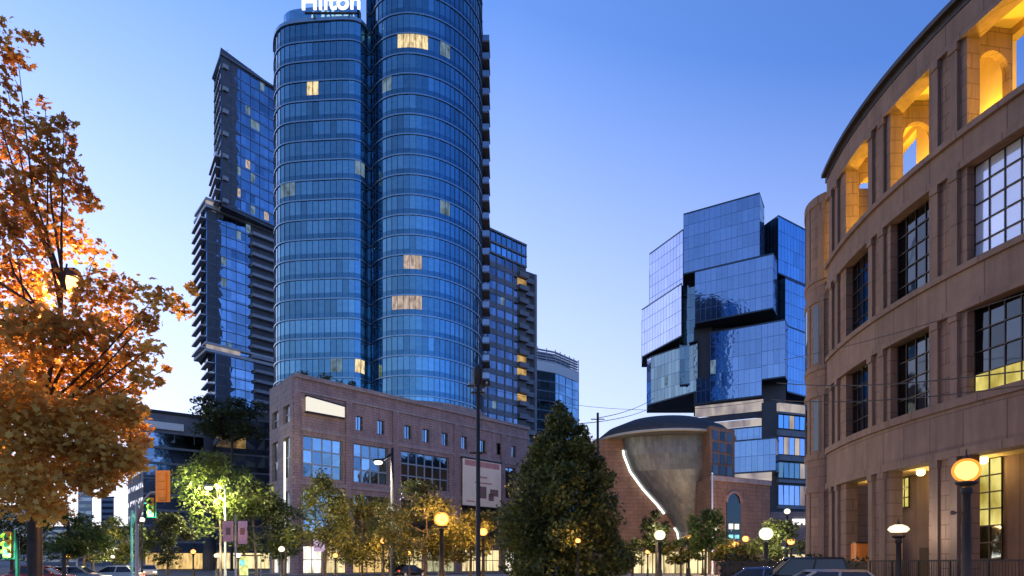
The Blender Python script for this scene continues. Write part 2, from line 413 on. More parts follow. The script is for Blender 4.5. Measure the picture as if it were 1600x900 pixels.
# ------------------------------------------------------------------ camera, sky, sun
cd = bpy.data.cameras.new('camera'); cam = bpy.data.objects.new('camera', cd); COL.objects.link(cam); SC.camera = cam
cd.sensor_width = 36; cd.lens = 36*F/1600; cd.shift_y = (HY-450)/1600; cd.clip_start = .1; cd.clip_end = 6000
cam.location = (0, 0, CZ); cam.rotation_euler = (math.radians(90), 0, 0)
SUN_EL, SUN_AZ = math.radians(9), math.radians(-48)      # glow of the set sun: low, left ahead
W = bpy.data.worlds.new('World'); SC.world = W; W.use_nodes = True
nt = W.node_tree; nt.nodes.clear()
wo = nt.nodes.new('ShaderNodeOutputWorld'); bg = nt.nodes.new('ShaderNodeBackground'); sky = nt.nodes.new('ShaderNodeTexSky')
sky.sky_type = 'NISHITA'; sky.sun_disc = False; sky.sun_elevation = SUN_EL; sky.sun_rotation = SUN_AZ
sky.air_density = 1.0; sky.dust_density = .3; sky.ozone_density = 4.0
bg.inputs['Strength'].default_value = .15
def wmath(op, a, b=None, clamp=False):
    n = nt.nodes.new('ShaderNodeMath'); n.operation = op; n.use_clamp = clamp
    for k, v in enumerate((a, b)):
        if v is None: continue
        if isinstance(v, (int, float)): n.inputs[k].default_value = v
        else: nt.links.new(v, n.inputs[k])
    return n.outputs[0]
tc = nt.nodes.new('ShaderNodeTexCoord'); sp = nt.nodes.new('ShaderNodeSeparateXYZ'); nt.links.new(tc.outputs['Generated'], sp.inputs[0])
veil = wmath('SUBTRACT', 1.0, wmath('ADD', wmath('MULTIPLY', sp.outputs[2], 1.58), wmath('MULTIPLY', wmath('ADD', sp.outputs[0], 0, True), .35)), True)          # pale dusk veil: full at the horizon, gone by 38 degrees
front = wmath('ADD', wmath('MULTIPLY', sp.outputs[0], -.42), wmath('MULTIPLY', sp.outputs[1], .75))
az = wmath('ADD', .32, wmath('MULTIPLY', wmath('ADD', front, .55, True), .62), True)  # strongest where the sun went down
fac = wmath('MULTIPLY', veil, az, True)
hs = nt.nodes.new('ShaderNodeMix'); hs.data_type = 'RGBA'; hs.blend_type = 'MIX'
hs.inputs[7].default_value = (2.45, 2.42, 2.85, 1)
nt.links.new(fac, hs.inputs[0]); cool = nt.nodes.new('ShaderNodeMix'); cool.data_type = 'RGBA'; cool.blend_type = 'MULTIPLY'; cool.inputs[0].default_value = 1; cool.inputs[7].default_value = (.98, .90, 1.12, 1)
side = wmath('MULTIPLY', wmath('ADD', sp.outputs[0], 0, True), 1.0)
rt = nt.nodes.new('ShaderNodeMix'); rt.data_type = 'RGBA'; rt.blend_type = 'MULTIPLY'; rt.inputs[7].default_value = (.45, .62, .85, 1)
nt.links.new(side, rt.inputs[0]); nt.links.new(sky.outputs[0], rt.inputs[6]); nt.links.new(rt.outputs[2], cool.inputs[6]); nt.links.new(cool.outputs[2], hs.inputs[6]); nt.links.new(hs.outputs[2], bg.inputs[0]); nt.links.new(bg.outputs[0], wo.inputs[0])
sl = bpy.data.lights.new('sun', 'SUN'); sl.energy = .10; sl.angle = math.radians(70); sl.color = (1, .86, .72)
so = bpy.data.objects.new('sun', sl); COL.objects.link(so)
sd = Vector((math.sin(SUN_AZ)*math.cos(SUN_EL), math.cos(SUN_AZ)*math.cos(SUN_EL), math.sin(SUN_EL)))
so.rotation_euler = (-sd).to_track_quat('-Z', 'Y').to_euler()
SC.view_settings.view_transform = 'Standard'; SC.view_settings.look = 'None'; SC.view_settings.exposure = 1.42; SC.view_settings.gamma = 1
SC.view_settings.use_curve_mapping = False
SC.render.engine = 'CYCLES'; SC.cycles.use_denoising = True; SC.cycles.max_bounces = 6; SC.cycles.sample_clamp_indirect = 4
SC.cycles.caustics_reflective = False; SC.cycles.caustics_refractive = False

# ------------------------------------------------------------------ ground and streets
m = MB(); m.face([(-3000, -600, 0), (3000, -600, 0), (3000, 5000, 0), (-3000, 5000, 0)]); tag(m.build('ground', 'earth'), kind='structure')
def street_sheet(name, mat, c, d, l0, l1, w, z, off=0.):
    l = math.hypot(*d); d = (d[0]/l, d[1]/l); n = (d[1], -d[0]); m = MB()
    P = [(c[0]+d[0]*a+n[0]*(off+b), c[1]+d[1]*a+n[1]*(off+b), z) for a, b in ((l0, -w/2), (l1, -w/2), (l1, w/2), (l0, w/2))]
    m.face(P); return m
DA, DB = (-.59, .81), (.66, .75)
CA, CB = (-33, 60), (-24.4, 92)
tag(street_sheet('road', 'asphalt', CA, DA, -90, 600, 17, .004).build('road', 'asphalt'), kind='structure')
tag(street_sheet('road', 'asphalt', CB, DB, -60, 500, 14, .008).build('road', 'asphalt'), kind='structure')
m = MB()
for o in (-3.2, 3.2):
    for k in range(-60, 220, 9):
        if -35 < k < 15: continue
        q = street_sheet('', '', CA, DA, k, k+3, .14, .014, o); m.v += [v for v in q.v]; m.f.append(tuple(range(len(m.v)-4, len(m.v)))); m.t.append(.5); m.sm.append(False)
tag(m.build('road_marking', 'road_paint'), kind='structure')
m = MB()
for o in (-.15, .15):
    for a, b in ((24, 300),):
        q = street_sheet('', '', CB, DB, a, b, .12, .014, o); m.v += [v for v in q.v]; m.f.append(tuple(range(len(m.v)-4, len(m.v)))); m.t.append(.5); m.sm.append(False)
tag(m.build('road_marking', 'road_paint'), kind='structure')
m = MB(); m.prism([(-20, -30), (60, -30), (60, 60), (34, 108), (14, 120), (-10.5, 92), (-17.5, 84), (-14, 70), (-3, 52)], -.1, .13)
tag(m.build('plaza_pavement', 'paving'), kind='structure')
m = MB(); m.prism([(-29.5, 93.5), (9.5, 137.5), (60, 197), (52, 204), (-42, 150), (-62, 140)], -.1, .13)
tag(m.build('pavement', 'paving'), kind='structure')
m = MB(); m.prism([(-46, 52), (-90, 113), (-160, 210), (-190, 190), (-80, 40), (-60, 30)], -.1, .13)
tag(m.build('pavement', 'paving'), kind='structure')

# ------------------------------------------------------------------ library (right)
LIB = thing('curved_library_building', 'curved brown stone building at right with yellow lit arches under its roof', 'building', (22, 40, 0))
def lx(Y): return 21.0+(Y-39)**2/76
def LC(s, off):
    dx = (s-39)/38; l = math.hypot(dx, 1); return (lx(s)-off/l, s+off*dx/l)
BAYS = [25.2, 30.8, 36.35, 41.9]; BW = 3.15; S0, S1 = 21.5, 47.2
sb = [S0]
for c in BAYS: sb += [c-BW/2, c+BW/2]
sb.append(S1)
zb = [0, 6.8, 9.6, 13.7, 15.9, 20.5, 22.3, 26.7, 28.3]
m = MB(); gridwall(m, LC, sb, zb, lambda i, j: not (i % 2 == 1 and j in (0, 2, 4, 6)), .7)
wall = m.build('facade_wall', 'library_stone', LIB)
m = MB()
for z0, z1, o in ((6.8, 7.2, .22), (7.2, 9.2, .12), (9.2, 9.6, .26), (13.7, 14.0, .20), (14.0, 15.6, .10), (15.6, 15.9, .24), (20.5, 20.85, .22), (20.85, 22.0, .12), (22.0, 22.3, .30), (26.7, 27.0, .2), (27.0, 28.1, .12)):
    cband(m, LC, S0, S1, z0+.004, z1-.004, -.05, o)
m.build('frieze_band', 'library_trim', LIB)
m = MB()
cband(m, LC, S0, S1+.3, 28.12, 28.5, -3.2, .16); cband(m, LC, S0, S1+.3, 28.5, 28.75, -3.3, .42)
m.build('roof_slab', 'bronze_metal', LIB)
piers = [(S0+sb[1])/2]+[(BAYS[k]+BAYS[k+1])/2 for k in range(3)]+[45.35]
for p in piers:
    for q in (-.78, .42):
        for z0, z1 in ((.13, 6.8), (9.6, 13.7), (15.9, 20.5), (22.3, 26.7)):
            m = MB(); cband(m, LC, p+q, p+q+.42, z0, z1, -.02, .16, 2); cband(m, LC, p+q-.06, p+q+.48, z1-.35, z1-.004, -.02, .24, 2)
            m.build('pilaster', 'library_trim', LIB)
for k, c in enumerate(BAYS):
    a, b = c-BW/2, c+BW/2; bright = k < 2
    add_window(LIB, LC, a, b, 15.9, 20.5, 4, 5, 'library_sky_glass' if bright else 'library_dark_glass', 'bronze_metal', -.45, .05, .006)
    add_window(LIB, LC, a, b, 9.6, 13.7, 4, 4, 'library_dark_glass', 'bronze_metal', -.45, .05, .006, lit_rows=(0,) if bright else None)
    # gallery bay: arched partition walls, open to the sky at the back
    m = MB(); n = 10; s = b+.5
    arch = [(-.9, 22.3), (-.9, 25.6)]+[(-1.75+.85*math.cos(t), 25.6+.85*math.sin(t)) for t in [math.pi*i/n for i in range(1, n)]]+[(-2.6, 25.6), (-2.6, 22.3)]
    outer = [(-.7, 22.3), (-.7, 27.6)]+[(lerp(-.7, -2.8, i/n), 27.6) for i in range(1, n)]+[(-2.8, 27.6), (-2.8, 22.3)]
    for sk in (s-.2, s+.2):
        for i in range(len(arch)-1):
            m.face([(*LC(sk, o), z) for o, z in (arch[i], arch[i+1], outer[i+1], outer[i])])
    for i in range(len(arch)-1):
        m.face([(*LC(s-.2, arch[i][0]), arch[i][1]), (*LC(s-.2, arch[i+1][0]), arch[i+1][1]), (*LC(s+.2, arch[i+1][0]), arch[i+1][1]), (*LC(s+.2, arch[i][0]), arch[i][1])])
    m.build('arched_partition', 'library_stone', LIB)
    lo = MB(); lo.lathe([(.0, 22.34), (.14, 22.34), (.16, 22.5), (.05, 22.62), (0, 22.62)], LC(b+1.4, -2.45), 10); lb = lo.build('uplight', 'lamp_yellow', LIB)
    lamp(LIB, (*LC(b+1.4, -2.3), 22.95), 620, (1, .60, .05), .15)
m = MB()
sb2 = [S0]
for c in BAYS: sb2 += [c-BW/2+.0, min(c+BW/2+.6, 45.2)]
sb2.append(S1)
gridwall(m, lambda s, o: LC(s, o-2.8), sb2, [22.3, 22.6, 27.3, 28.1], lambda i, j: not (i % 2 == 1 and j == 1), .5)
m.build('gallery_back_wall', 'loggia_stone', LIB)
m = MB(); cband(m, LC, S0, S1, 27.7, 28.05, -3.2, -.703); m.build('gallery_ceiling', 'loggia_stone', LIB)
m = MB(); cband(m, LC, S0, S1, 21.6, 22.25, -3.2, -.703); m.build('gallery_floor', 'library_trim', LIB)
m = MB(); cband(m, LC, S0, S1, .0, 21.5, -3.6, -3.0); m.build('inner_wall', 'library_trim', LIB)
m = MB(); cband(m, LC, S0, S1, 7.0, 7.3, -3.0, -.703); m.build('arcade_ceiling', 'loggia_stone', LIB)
IW = lambda s, o: LC(s, o-2.96)
add_window(LIB, IW, 33.4, 35.0, 1.9, 7.0, 2, 6, 'library_dark_glass', 'bronze_metal', .05, .07, .004, lit_rows=(2, 3, 4, 5))
add_window(LIB, IW, 41.4, 42.6, 5.1, 6.9, 2, 3, 'library_dark_glass', 'bronze_metal', .05, .07, .004, lit_rows=(0, 1, 2))
add_window(LIB, IW, 45.0, 46.0, 1.2, 4.6, 2, 3, 'library_dark_glass', 'bronze_metal', .05, .07, .004)
m = MB(); cband(m, LC, 36.0, 40.0, .13, 2.6, -2.9, -2.8); m.build('door', 'bronze_metal', LIB)
for s in (44.2, 38.4, 33.6, 28.5):
    x, y = LC(s, -2.0); m = MB(); m.lathe([(0, 6.95), (.22, 6.95), (.22, 6.72), (.12, 6.62), (0, 6.62)], (x, y), 10); m.build('ceiling_lamp', 'lamp_yellow', LIB)
    lamp(LIB, (x, y, 6.4), 34, (1, .68, .25), .2)
# the wing that shows beyond the end of the facade
wing = [(23.9, 47.75), (22.35, 48.6), (21.85, 50), (22.2, 51.6), (23.4, 53.8), (25.5, 57), (30, 57), (30, 47.75)]
wc = smooth_curve(wing[:6], 24)
m = MB(); m.prism(wc+[(30, 57), (30, 47.75)], 0, 27.9); wg = m.build('end_wing', 'library_stone', LIB)
for z0, z1, o in ((6.8, 7.2, .2), (9.2, 9.6, .22), (13.7, 14, .18), (15.6, 15.9, .2), (20.5, 20.85, .2), (22, 22.3, .25), (27.5, 28.1, .3)): m = MB(); strip(m, wc, z0, z1, -.1, o); m.build('frieze_band', 'library_trim', wg)
m = MB()
for i in (1, 4, 7, 10, 13):
    for z0, z1 in ((0, 6.8), (9.6, 13.7), (15.9, 20.5), (22.3, 27.5)): strip(m, wc[i:i+2], z0, z1, -.05, .14)
m.build('pilaster', 'library_trim', wg)
m = MB()
for i in (3, 6, 9):
    for z0, z1 in ((9.8, 13.5), (16.1, 20.3)): strip(m, wc[i-1:i+1], z0, z1, -.05, .02)
m.build('slit_window', 'library_dark_glass', wg)

# ------------------------------------------------------------------ hotel: brick podium and two-lobed glass tower
HOT = thing('hotel_building', 'tall blue glass hotel tower of two rounded lobes on a brick podium', 'building', (-20, 122, 0))
PA, PB = (-31.2, 98.0), (3.4, 137.1)
PD = (PB[0]-PA[0], PB[1]-PA[1]); PL = math.hypot(*PD); PD = (PD[0]/PL, PD[1]/PL)
def HC(s, off): return (PA[0]+PD[0]*s+PD[1]*off, PA[1]+PD[1]*s-PD[0]*off)
def hs_(px):                                   # distance along the podium face that stands at picture column px
    r = (px-800)/F; return (PA[0]-r*PA[1])/(r*PD[1]-PD[0])
def hz(px, py): s = hs_(px); return PZ(py, PA[1]+PD[1]*s)
ZT = 29.0
wins = [(474, 536, 'big'), (553, 607, 'big'), (627, 702, 'big'), (722, 780, 'big'), (788, 806, 'big')]
small = [(556, 567), (590, 601), (632, 643), (660, 671), (690, 700), (721, 730), (750, 759), (776, 784), (799, 806)]
rows = [(0.13, 4.2), (6.0, 12.3), (14.3, 20.3), (22.4, 24.6)]
def openings(row):
    if row == 3: return [(hs_(a), hs_(b)) for a, b in small]
    if row == 0: return [(hs_(a), hs_(b)) for a, b in ((474, 505), (510, 542), (552, 610), (622, 662), (668, 712), (722, 782), (790, 806))]
    return [(hs_(a), hs_(b)) for a, b, _ in wins]
# one wall per storey row so that openings need not line up
zcuts = [0, 5.0, 13.3, 21.3, ZT]; m = MB()
for r in range(4):
    ops = openings(r); s_ = [0]
    for a, b in ops: s_ += [a, b]
    s_.append(PL)
    gridwall(m, HC, s_, [zcuts[r], rows[r][0]+(.001 if r == 0 else 0), rows[r][1], zcuts[r+1]], lambda i, j: not (i % 2 == 1 and j == 1), .7, 60)
pod = m.build('podium_wall', 'brick', HOT)
for k, (a, b) in enumerate(openings(0)): add_window(HOT, HC, a, b, .2, 4.2, max(2, round((b-a)/1.6)), 2, ('shop_white', 'shop_window', 'shop_amber', 'shop_window', 'shop_dim', 'shop_window', 'shop_white')[k], 'bronze_metal', -.45, .12, 0, name='shop_window')
for a, b in openings(1): add_window(HOT, HC, a, b, 6.0, 12.3, max(2, round((b-a)/2)), 3, 'podium_glass', 'bronze_metal', -.45, .16, .01)
for k, (a, b) in enumerate(openings(2)):
    add_window(HOT, HC, a, b, 14.3, 20.3, max(2, round((b-a)/1.7)), 3, 'podium_glass', 'pole_grey' if k < 3 else 'bronze_metal', -.45, .22, .012)
for a, b in openings(3): add_window(HOT, HC, a, b, 22.4, 24.6, 2, 1, 'podium_glass', 'bronze_metal', -.4, .1, .01)
m = MB()
for z0, z1, o in ((4.7, 5.3, .3), (13.1, 13.7, .22), (20.9, 21.4, .18), (26.4, 26.8, .2), (28.4, 29.0, .35)): cband(m, HC, -.2, PL, z0, z1, -.05, o, 60)
m.build('podium_cornice', 'brick_pale', HOT)
for px in (463, 544, 617, 712, 785): s = hs_(px); m = MB(); cband(m, HC, s-.55, s+.55, 5.3, 26.4, -.02, .28, 9); m.build('podium_pier', 'brick', HOT)
m = MB()
a, b = hs_(476), hs_(534); A0, A1 = HC(a, .3), HC(b, .3); B0, B1 = HC(a, .75), HC(b, .75)
m.raw([(*A0, 23.7), (*A1, 23.75), (*B1, 23.75), (*B0, 23.7), (*A0, 25.8), (*A1, 25.35), (*B1, 25.35), (*B0, 25.8)], [(3, 2, 1, 0), (4, 5, 6, 7), (0, 1, 5, 4), (1, 2, 6, 5), (2, 3, 7, 6), (3, 0, 4, 7)])
pl = m.build('lit_sign_panel', 'white_light', HOT)
for z0, z1, z2, z3 in ((25.8, 25.35, 26.0, 25.55), (23.5, 23.55, 23.7, 23.75)):
    m = MB(); C0, C1 = HC(a-.15, .9), HC(b+.15, .9); D0, D1 = HC(a-.15, .28), HC(b+.15, .28)
    m.raw([(*D0, z0), (*D1, z1), (*C1, z1), (*C0, z0), (*D0, z2), (*D1, z3), (*C1, z3), (*C0, z2)], [(3, 2, 1, 0), (4, 5, 6, 7), (0, 1, 5, 4), (1, 2, 6, 5), (2, 3, 7, 6), (3, 0, 4, 7)]); m.build('panel_frame', 'bronze_metal', pl)
# left face, back and flat roof of the podium
PLf = [(-38.1, 107.3), (-31.2, 98.0)]
def LF(s, off):
    d = (6.9, -9.3); l = math.hypot(*d); d = (d[0]/l, d[1]/l); return (PLf[0][0]+d[0]*s+d[1]*off, PLf[0][1]+d[1]*s-d[0]*off)
LL = math.dist(*PLf); m = MB()
gridwall(m, LF, [0, 1.2, 4.2, 6.4, 9.4, LL], [0, .14, 4.2, 6.0, 12.3, 14.3, 20.3, 22.4, 25.0, ZT], lambda i, j: not (i in (1, 3) and j in (1, 3, 5, 7)), .6, 60)
m.build('podium_side_wall', 'brick_pale', HOT)
for a, b in ((1.2, 4.2), (6.4, 9.4)):
    add_window(HOT, LF, a, b, .2, 4.2, 2, 1, 'shop_white', 'pole_grey', -.4, .12, 0, name='shop_window')
    for z0, z1 in ((6, 12.3), (14.3, 20.3), (22.4, 25)): add_window(HOT, LF, a, b, z0, z1, 2, 2, 'podium_glass', 'pole_grey', -.4, .14, .01)
m = MB(); x, y = LF(8.0, .25); m.box((x, y, 12.6), (.22, .12, 14), 0); m.build('light_strip', 'led_strip', HOT)
m = MB()
inner = [HC(.75, -.72), HC(PL, -.72), (2.0, 150), (-48.0, 148), (-37.9, 108.2), LF(LL-.7, -.64)]
m.prism(inner, 0, ZT-.35); m.build('podium_core', 'slate_wall', HOT)
# roof garden greenery along the parapet is built with the trees

TP = [(428.5, 129.5), (429, 126.8), (433, 124.8), (443, 123.4), (462, 122.7), (500, 122.2), (540, 121.9), (560, 122.3), (570, 123.6), (576.5, 125.3), (582, 124.9), (590, 122.9), (608, 121.1), (635, 120.4), (662, 120.8), (690, 122.2), (716, 124.7), (736, 127.8), (748, 131.2), (753, 136)]
TP = [(PX(p, y), y) for p, y in TP]
TC = smooth_curve(TP, 52)
split = min(range(len(TC)), key=lambda i: abs(proj(TC[i][0], TC[i][1], 0)[0]-576.5))
LEFTC, RIGHTC = TC[:split+1], TC[split:]
FP = 3.55
def floors(ztop, zbot): n = round((ztop-zbot)/FP); return [ztop-FP*k for k in range(n, -1, -1)]
def hotel_lit(px, py):
    for x0, x1, y0, y1, k in ((620, 668, 49, 79, 'warm_window'), (477, 502, 127, 158, 'warm_window'), (556, 574, 243, 268, 'pale_window'), (630, 661, 400, 431, 'pink_window'), (614, 661, 467, 498, 'pink_window'), (553, 569, 552, 592, 'warm_window'), (688, 701, 315, 345, 'pale_window'), (440, 462, 280, 310, 'pale_window'), (518, 533, 552, 585, 'pale_window'), (600, 612, 118, 150, 'pale_window'), (684, 700, 70, 95, 'pale_window')):
        if x0 <= px <= x1 and y0 <= py <= y1: return k
ZL = PZ(33, 122.2)
zl = floors(ZL, 28); zr = [z for z in floors(ZL+FP*4, 28)]
curtain(HOT, LEFTC, zl, 'hotel_glass', tilt=.008, sp=.30, ledge=(.24, .16, 'ledge_metal'), mull=(.07, .10, 'mullion'), lit=hotel_lit, spmat='hotel_spandrel')
curtain(HOT, RIGHTC, zr, 'hotel_glass', tilt=.008, sp=.30, ledge=(.24, .16, 'ledge_metal'), mull=(.07, .10, 'mullion'), lit=hotel_lit, spmat='hotel_spandrel')
back = [(PX(753, 136)-.3, 150), (-46.2, 150)]
m = MB(); m.prism(offset(LEFTC, -.25)+[(LEFTC[-1][0], 150), (-45.5, 150)], 28, ZL-.3); m.build('tower_core', 'dark_wall', HOT)
m = MB(); m.prism(offset(RIGHTC, -.25)+[(RIGHTC[-1][0]-.4, 150), (RIGHTC[0][0], 150)], 28, ZL+FP*4-.3); m.build('tower_core', 'dark_wall', HOT)
# crown of the left lobe: a set-back teal band that carries the lettering
LC2 = offset(LEFTC, -1.2)[2:]
m = MB(); strip(m, LC2, ZL, ZL+3.6, -.3, 0); m.build('crown_band', 'office_glass', HOT)
m = MB(); strip(m, LEFTC, ZL-.1, ZL+.5, -1.2, .25); m.build('crown_ledge', 'ledge_metal', HOT)
cu = bpy.data.curves.new('lettering', 'FONT'); cu.body = 'Hilton'; cu.size = 4.25; cu.extrude = .15; cu.align_x = 'CENTER'; cu.offset = .05
tmp = bpy.data.objects.new('lettering', cu); COL.objects.link(tmp)
me = bpy.data.meshes.new_from_object(tmp.evaluated_get(bpy.context.evaluated_depsgraph_get())); bpy.data.objects.remove(tmp)
me.materials.clear(); me.materials.append(MATS['sign_white'])
lt = bpy.data.objects.new('lettering', me); COL.objects.link(lt); lt.parent = HOT
lt.location = (PX(517, 121.4)+20, 121.4-122, PZ(14, 121.4)); lt.rotation_euler = (math.radians(90), 0, math.radians(-1))
m = MB(); m.box((PX(517, 121.6), 121.75, PZ(15, 121.4)-.35), (9.4, .25, .3)); m.box((PX(490, 121.6), 122, PZ(15, 121.4)-.75), (.15, .9, .8)); m.box((PX(545, 121.6), 122, PZ(15, 121.4)-.75), (.15, .9, .8))
m.build('sign_rail', 'dark_metal', HOT)
# balconies on the right edge
xe = PX(753, 136)
for j, z in enumerate(zr[:-1]):
    if z > PZ(55, 136) or z < PZ(620, 136): continue
    m = MB(); m.box((xe+.55, 138.6, z+.15), (1.9, 4.6, .3)); b = m.build('balcony', 'slate_wall', HOT)
    m = MB(); m.box((xe+1.4, 138.6, z+.85), (.08, 4.5, 1.1)); m.box((xe+.55, 136.35, z+.85), (1.7, .08, 1.1)); m.build('railing', 'grey_glass', b)
m = MB(); m.box((xe-.6, 143, (28+zr[-1])/2), (1.0, 13.8, zr[-1]-28)); m.build('side_wall', 'dark_wall', HOT)
# rooftop pavilion of the podium under the tower
m = MB(); strip(m, offset(RIGHTC, 1.2)[3:-1], 29.2, 30.1, -2.2, .3); m.build('terrace_canopy', 'brick_pale', HOT)
# ------------------------------------------------------------------ other buildings
def pp(L): return [(PX(p, y), y) for p, y in L]
def lit_random(prob, kinds, seed):
    r = random.Random(seed)
    def f(px, py):
        if not (-40 < px < 1640 and -40 < py < 900): return None
        return r.choice(kinds) if r.random() < prob else None
    return f
def level_list(z0, z1, h): n = max(1, round((z1-z0)/h)); return [lerp(z0, z1, k/n) for k in range(n+1)]

RES = thing('residential_tower', 'slim dark glass residential tower with a raked roof, left of the hotel', 'building', (PX(345, 196), 196, 0))
z1_, z2_, z3_ = PZ(322, 196), PZ(548, 196), 20
segs = [(pp([(335, 206), (345, 196)]), pp([(345, 196), (434, 211)]), z1_+1.2, PZ(88, 196)),
        (pp([(308, 207), (322, 197)]), pp([(322, 197), (434, 214)]), z2_+1.2, z1_),
        (pp([(326, 206), (336, 198)]), pp([(336, 198), (434, 214)]), z3_, z2_)]
for k, (lf, rf, z0, z1) in enumerate(segs):
    zs = level_list(z0, z1, 3.15)
    curtain(RES, resample(lf, 1.7), zs, 'resi_glass', tilt=.01, sp=.25, ledge=(.35, .25, 'slate_wall'), mull=(.12, .12, 'mullion'))
    curtain(RES, resample(rf, 1.55), zs, 'resi_glass', tilt=.012, sp=.22, ledge=(.22, .1, 'slate_wall'), mull=(.1, .1, 'mullion'), mull_every=2, lit=lit_random(.07, ['pink_window', 'pale_window', 'pale_window'], 5+k))
    m = MB(); m.prism(offset(lf, -.3)+offset(rf, -.3)[1:]+[(rf[-1][0]-2, 232), (lf[0][0]-6, 232)], z0-1, z1-.2); m.build('tower_core', 'dark_wall', RES)
    # balcony slabs: left edge always, a strip of the long face on the two lower tiers
    for z in zs[:-1]:
        if k == 0 and z > PZ(245, 196): continue
        m = MB(); strip(m, lf, z, z+.32, 0, 2.2 if k == 2 else 1.6)
        b = m.build('balcony', 'concrete_light', RES)
        m = MB(); strip(m, lf, z+.32, z+1.35, 1.9 if k == 2 else 1.35, 2.0 if k == 2 else 1.45); m.build('railing', 'grey_glass', b)
    if k > 0:
        c0, c1 = (PX(390, 207), 207.3), (rf[-1])
        st = [(lerp(rf[0][0], rf[1][0], t), lerp(rf[0][1], rf[1][1], t)) for t in (.60, .80, 1.)]
        m = MB(); strip(m, st, zs[0]+.4, zs[-1]-.2, .0, .12); m.build('balcony_recess', 'dark_wall', RES)
        for z in zs[:-1]:
            m = MB(); strip(m, st, z, z+.9, .1, 1.5); m.build('balcony', 'concrete', RES)
    else:
        st = [(lerp(rf[0][0], rf[1][0], t), lerp(rf[0][1], rf[1][1], t)) for t in (.02, .10)]
        m = MB(); strip(m, st, zs[0]+.4, zs[-1]-.2, .0, .12); m.build('balcony_recess', 'dark_wall', RES)
        for z in zs[:-1:2]:
            m = MB(); strip(m, st, z, z+1.1, .1, .9); m.build('balcony', 'concrete', RES)
for k, zz in ((1, z1_), (2, z2_)):
    lf, rf = segs[k-1][0], segs[k-1][1]; o = segs[1]
    m = MB(); strip(m, [o[0][0]]+o[1], zz+.05, zz+.9, -1, 1.0); m.build('terrace_ledge', 'concrete_light', RES)
    m = MB(); strip(m, [o[0][0]]+o[1], zz+2.3, zz+2.9, -1, .8); m.build('terrace_ledge', 'concrete_light', RES)
    m = MB(); strip(m, o[1][:1]+[(lerp(o[1][0][0], o[1][1][0], .45), lerp(o[1][0][1], o[1][1][1], .45))], zz+1.0, zz+2.2, -.4, .3); m.build('terrace_window', 'floor_light', RES)
rf = segs[0][1]; lf = segs[0][0]; zt = segs[0][3]
m = MB(); m.raw([(*lf[0], zt), (*lf[1], zt), (*rf[1], zt), (rf[1][0], 230, zt), (lf[0][0], 230, zt), (*lf[0], zt+.4), (*lf[1], zt+2.6), (*rf[1], zt+.9), (rf[1][0], 230, zt+.5), (lf[0][0], 230, zt+.5)],
    [(0, 1, 6, 5), (1, 2, 7, 6), (2, 3, 8, 7), (3, 4, 9, 8), (4, 0, 5, 9), (5, 6, 7, 8, 9)]); m.build('raked_roof', 'dark_wall', RES)
m = MB(); strip(m, [lf[0]]+rf, zt+.2, zt+.8, -.2, .7); m.build('roof_edge', 'slate_wall', RES)
m = MB(); m.tube([(PX(355, 200), 200, zt+1), (PX(355, 200), 200, zt+5)], [.12, .05], 6); m.tube([(PX(392, 206), 206, zt), (PX(392, 206), 206, zt+4)], [.1, .05], 6); m.build('antenna', 'dark_metal', RES)
base = pp([(312, 176), (338, 165), (428, 172)])
m = MB(); m.prism(base+[(base[-1][0], 196), (base[0][0]-2, 196)], 0, PZ(640, 168)); bs = m.build('base_block', 'dark_wall', RES)
curtain(RES, resample(base[1:], 2.4), level_list(2, PZ(655, 168), 4.2), 'grey_glass', tilt=.01, sp=.35, ledge=(.4, .3, 'slate_wall'), lit=lambda px, py: 'amber_window' if 338 < px < 386 and 676 < py < 694 else None)
for k in range(3):
    y0 = 648+k*20; L = pp([(306, 174-k), (338, 163.5)]); m = MB()
    a, b = L; m.raw([(*a, PZ(y0+32, 174)), (*b, PZ(y0+4, 163.5)), (b[0], b[1]+1.5, PZ(y0+4, 163.5)), (a[0], a[1]+1.5, PZ(y0+32, 174)), (*a, PZ(y0+24, 174)), (*b, PZ(y0-4, 163.5)), (b[0], b[1]+1.5, PZ(y0-4, 163.5)), (a[0], a[1]+1.5, PZ(y0+24, 174))],
        [(3, 2, 1, 0), (4, 5, 6, 7), (0, 1, 5, 4), (1, 2, 6, 5), (2, 3, 7, 6), (3, 0, 4, 7)]); m.build('glass_canopy', 'concrete_light', RES)

GRY = thing('apartment_tower', 'grey gridded apartment tower with dark balconies, behind the right side of the hotel', 'building', (PX(780, 152), 152, 0))
gf = pp([(749, 147.5), (808, 155.5)]); gs = pp([(808, 155.5), (822, 157.5)]); gl = pp([(818, 159), (834, 161)])
zt = PZ(352, 148); zs = level_list(20, zt-5, 2.95)
curtain(GRY, resample(gf, 1.25), zs, 'grey_glass', tilt=.014, sp=.38, ledge=(.35, .12, 'slate_wall'), mull=(.34, .14, 'slate_wall'), mull_every=2, lit=lit_random(.012, ['pale_window'], 9), spmat='slate_wall')
m = MB(); m.prism(offset(gf, -.3)+gs[1:]+gl+[(gl[1][0], 178), (gf[0][0], 178)], 0, PZ(425, 160)); m.build('tower_core', 'dark_wall', GRY)
m = MB(); m.prism(offset(gf, -.3)+gs[1:]+[(gs[1][0], 178), (gf[0][0], 178)], PZ(425, 160), zt-5); m.build('tower_core', 'dark_wall', GRY)
curtain(GRY, resample(gf+gs[1:], 1.6), [zt-5, zt-2.6, zt], 'office_glass', name='crown_glazing', tilt=.01, sp=.0, ledge=(.4, .3, 'slate_wall'), mull=(.16, .14, 'slate_wall'))
m = MB(); m.prism(offset(gf+gs[1:], -.3)+[(gs[1][0], 170), (gf[0][0], 170)], zt-5, zt-.2); m.build('crown_core', 'slate_wall', GRY)
gr = random.Random(3)
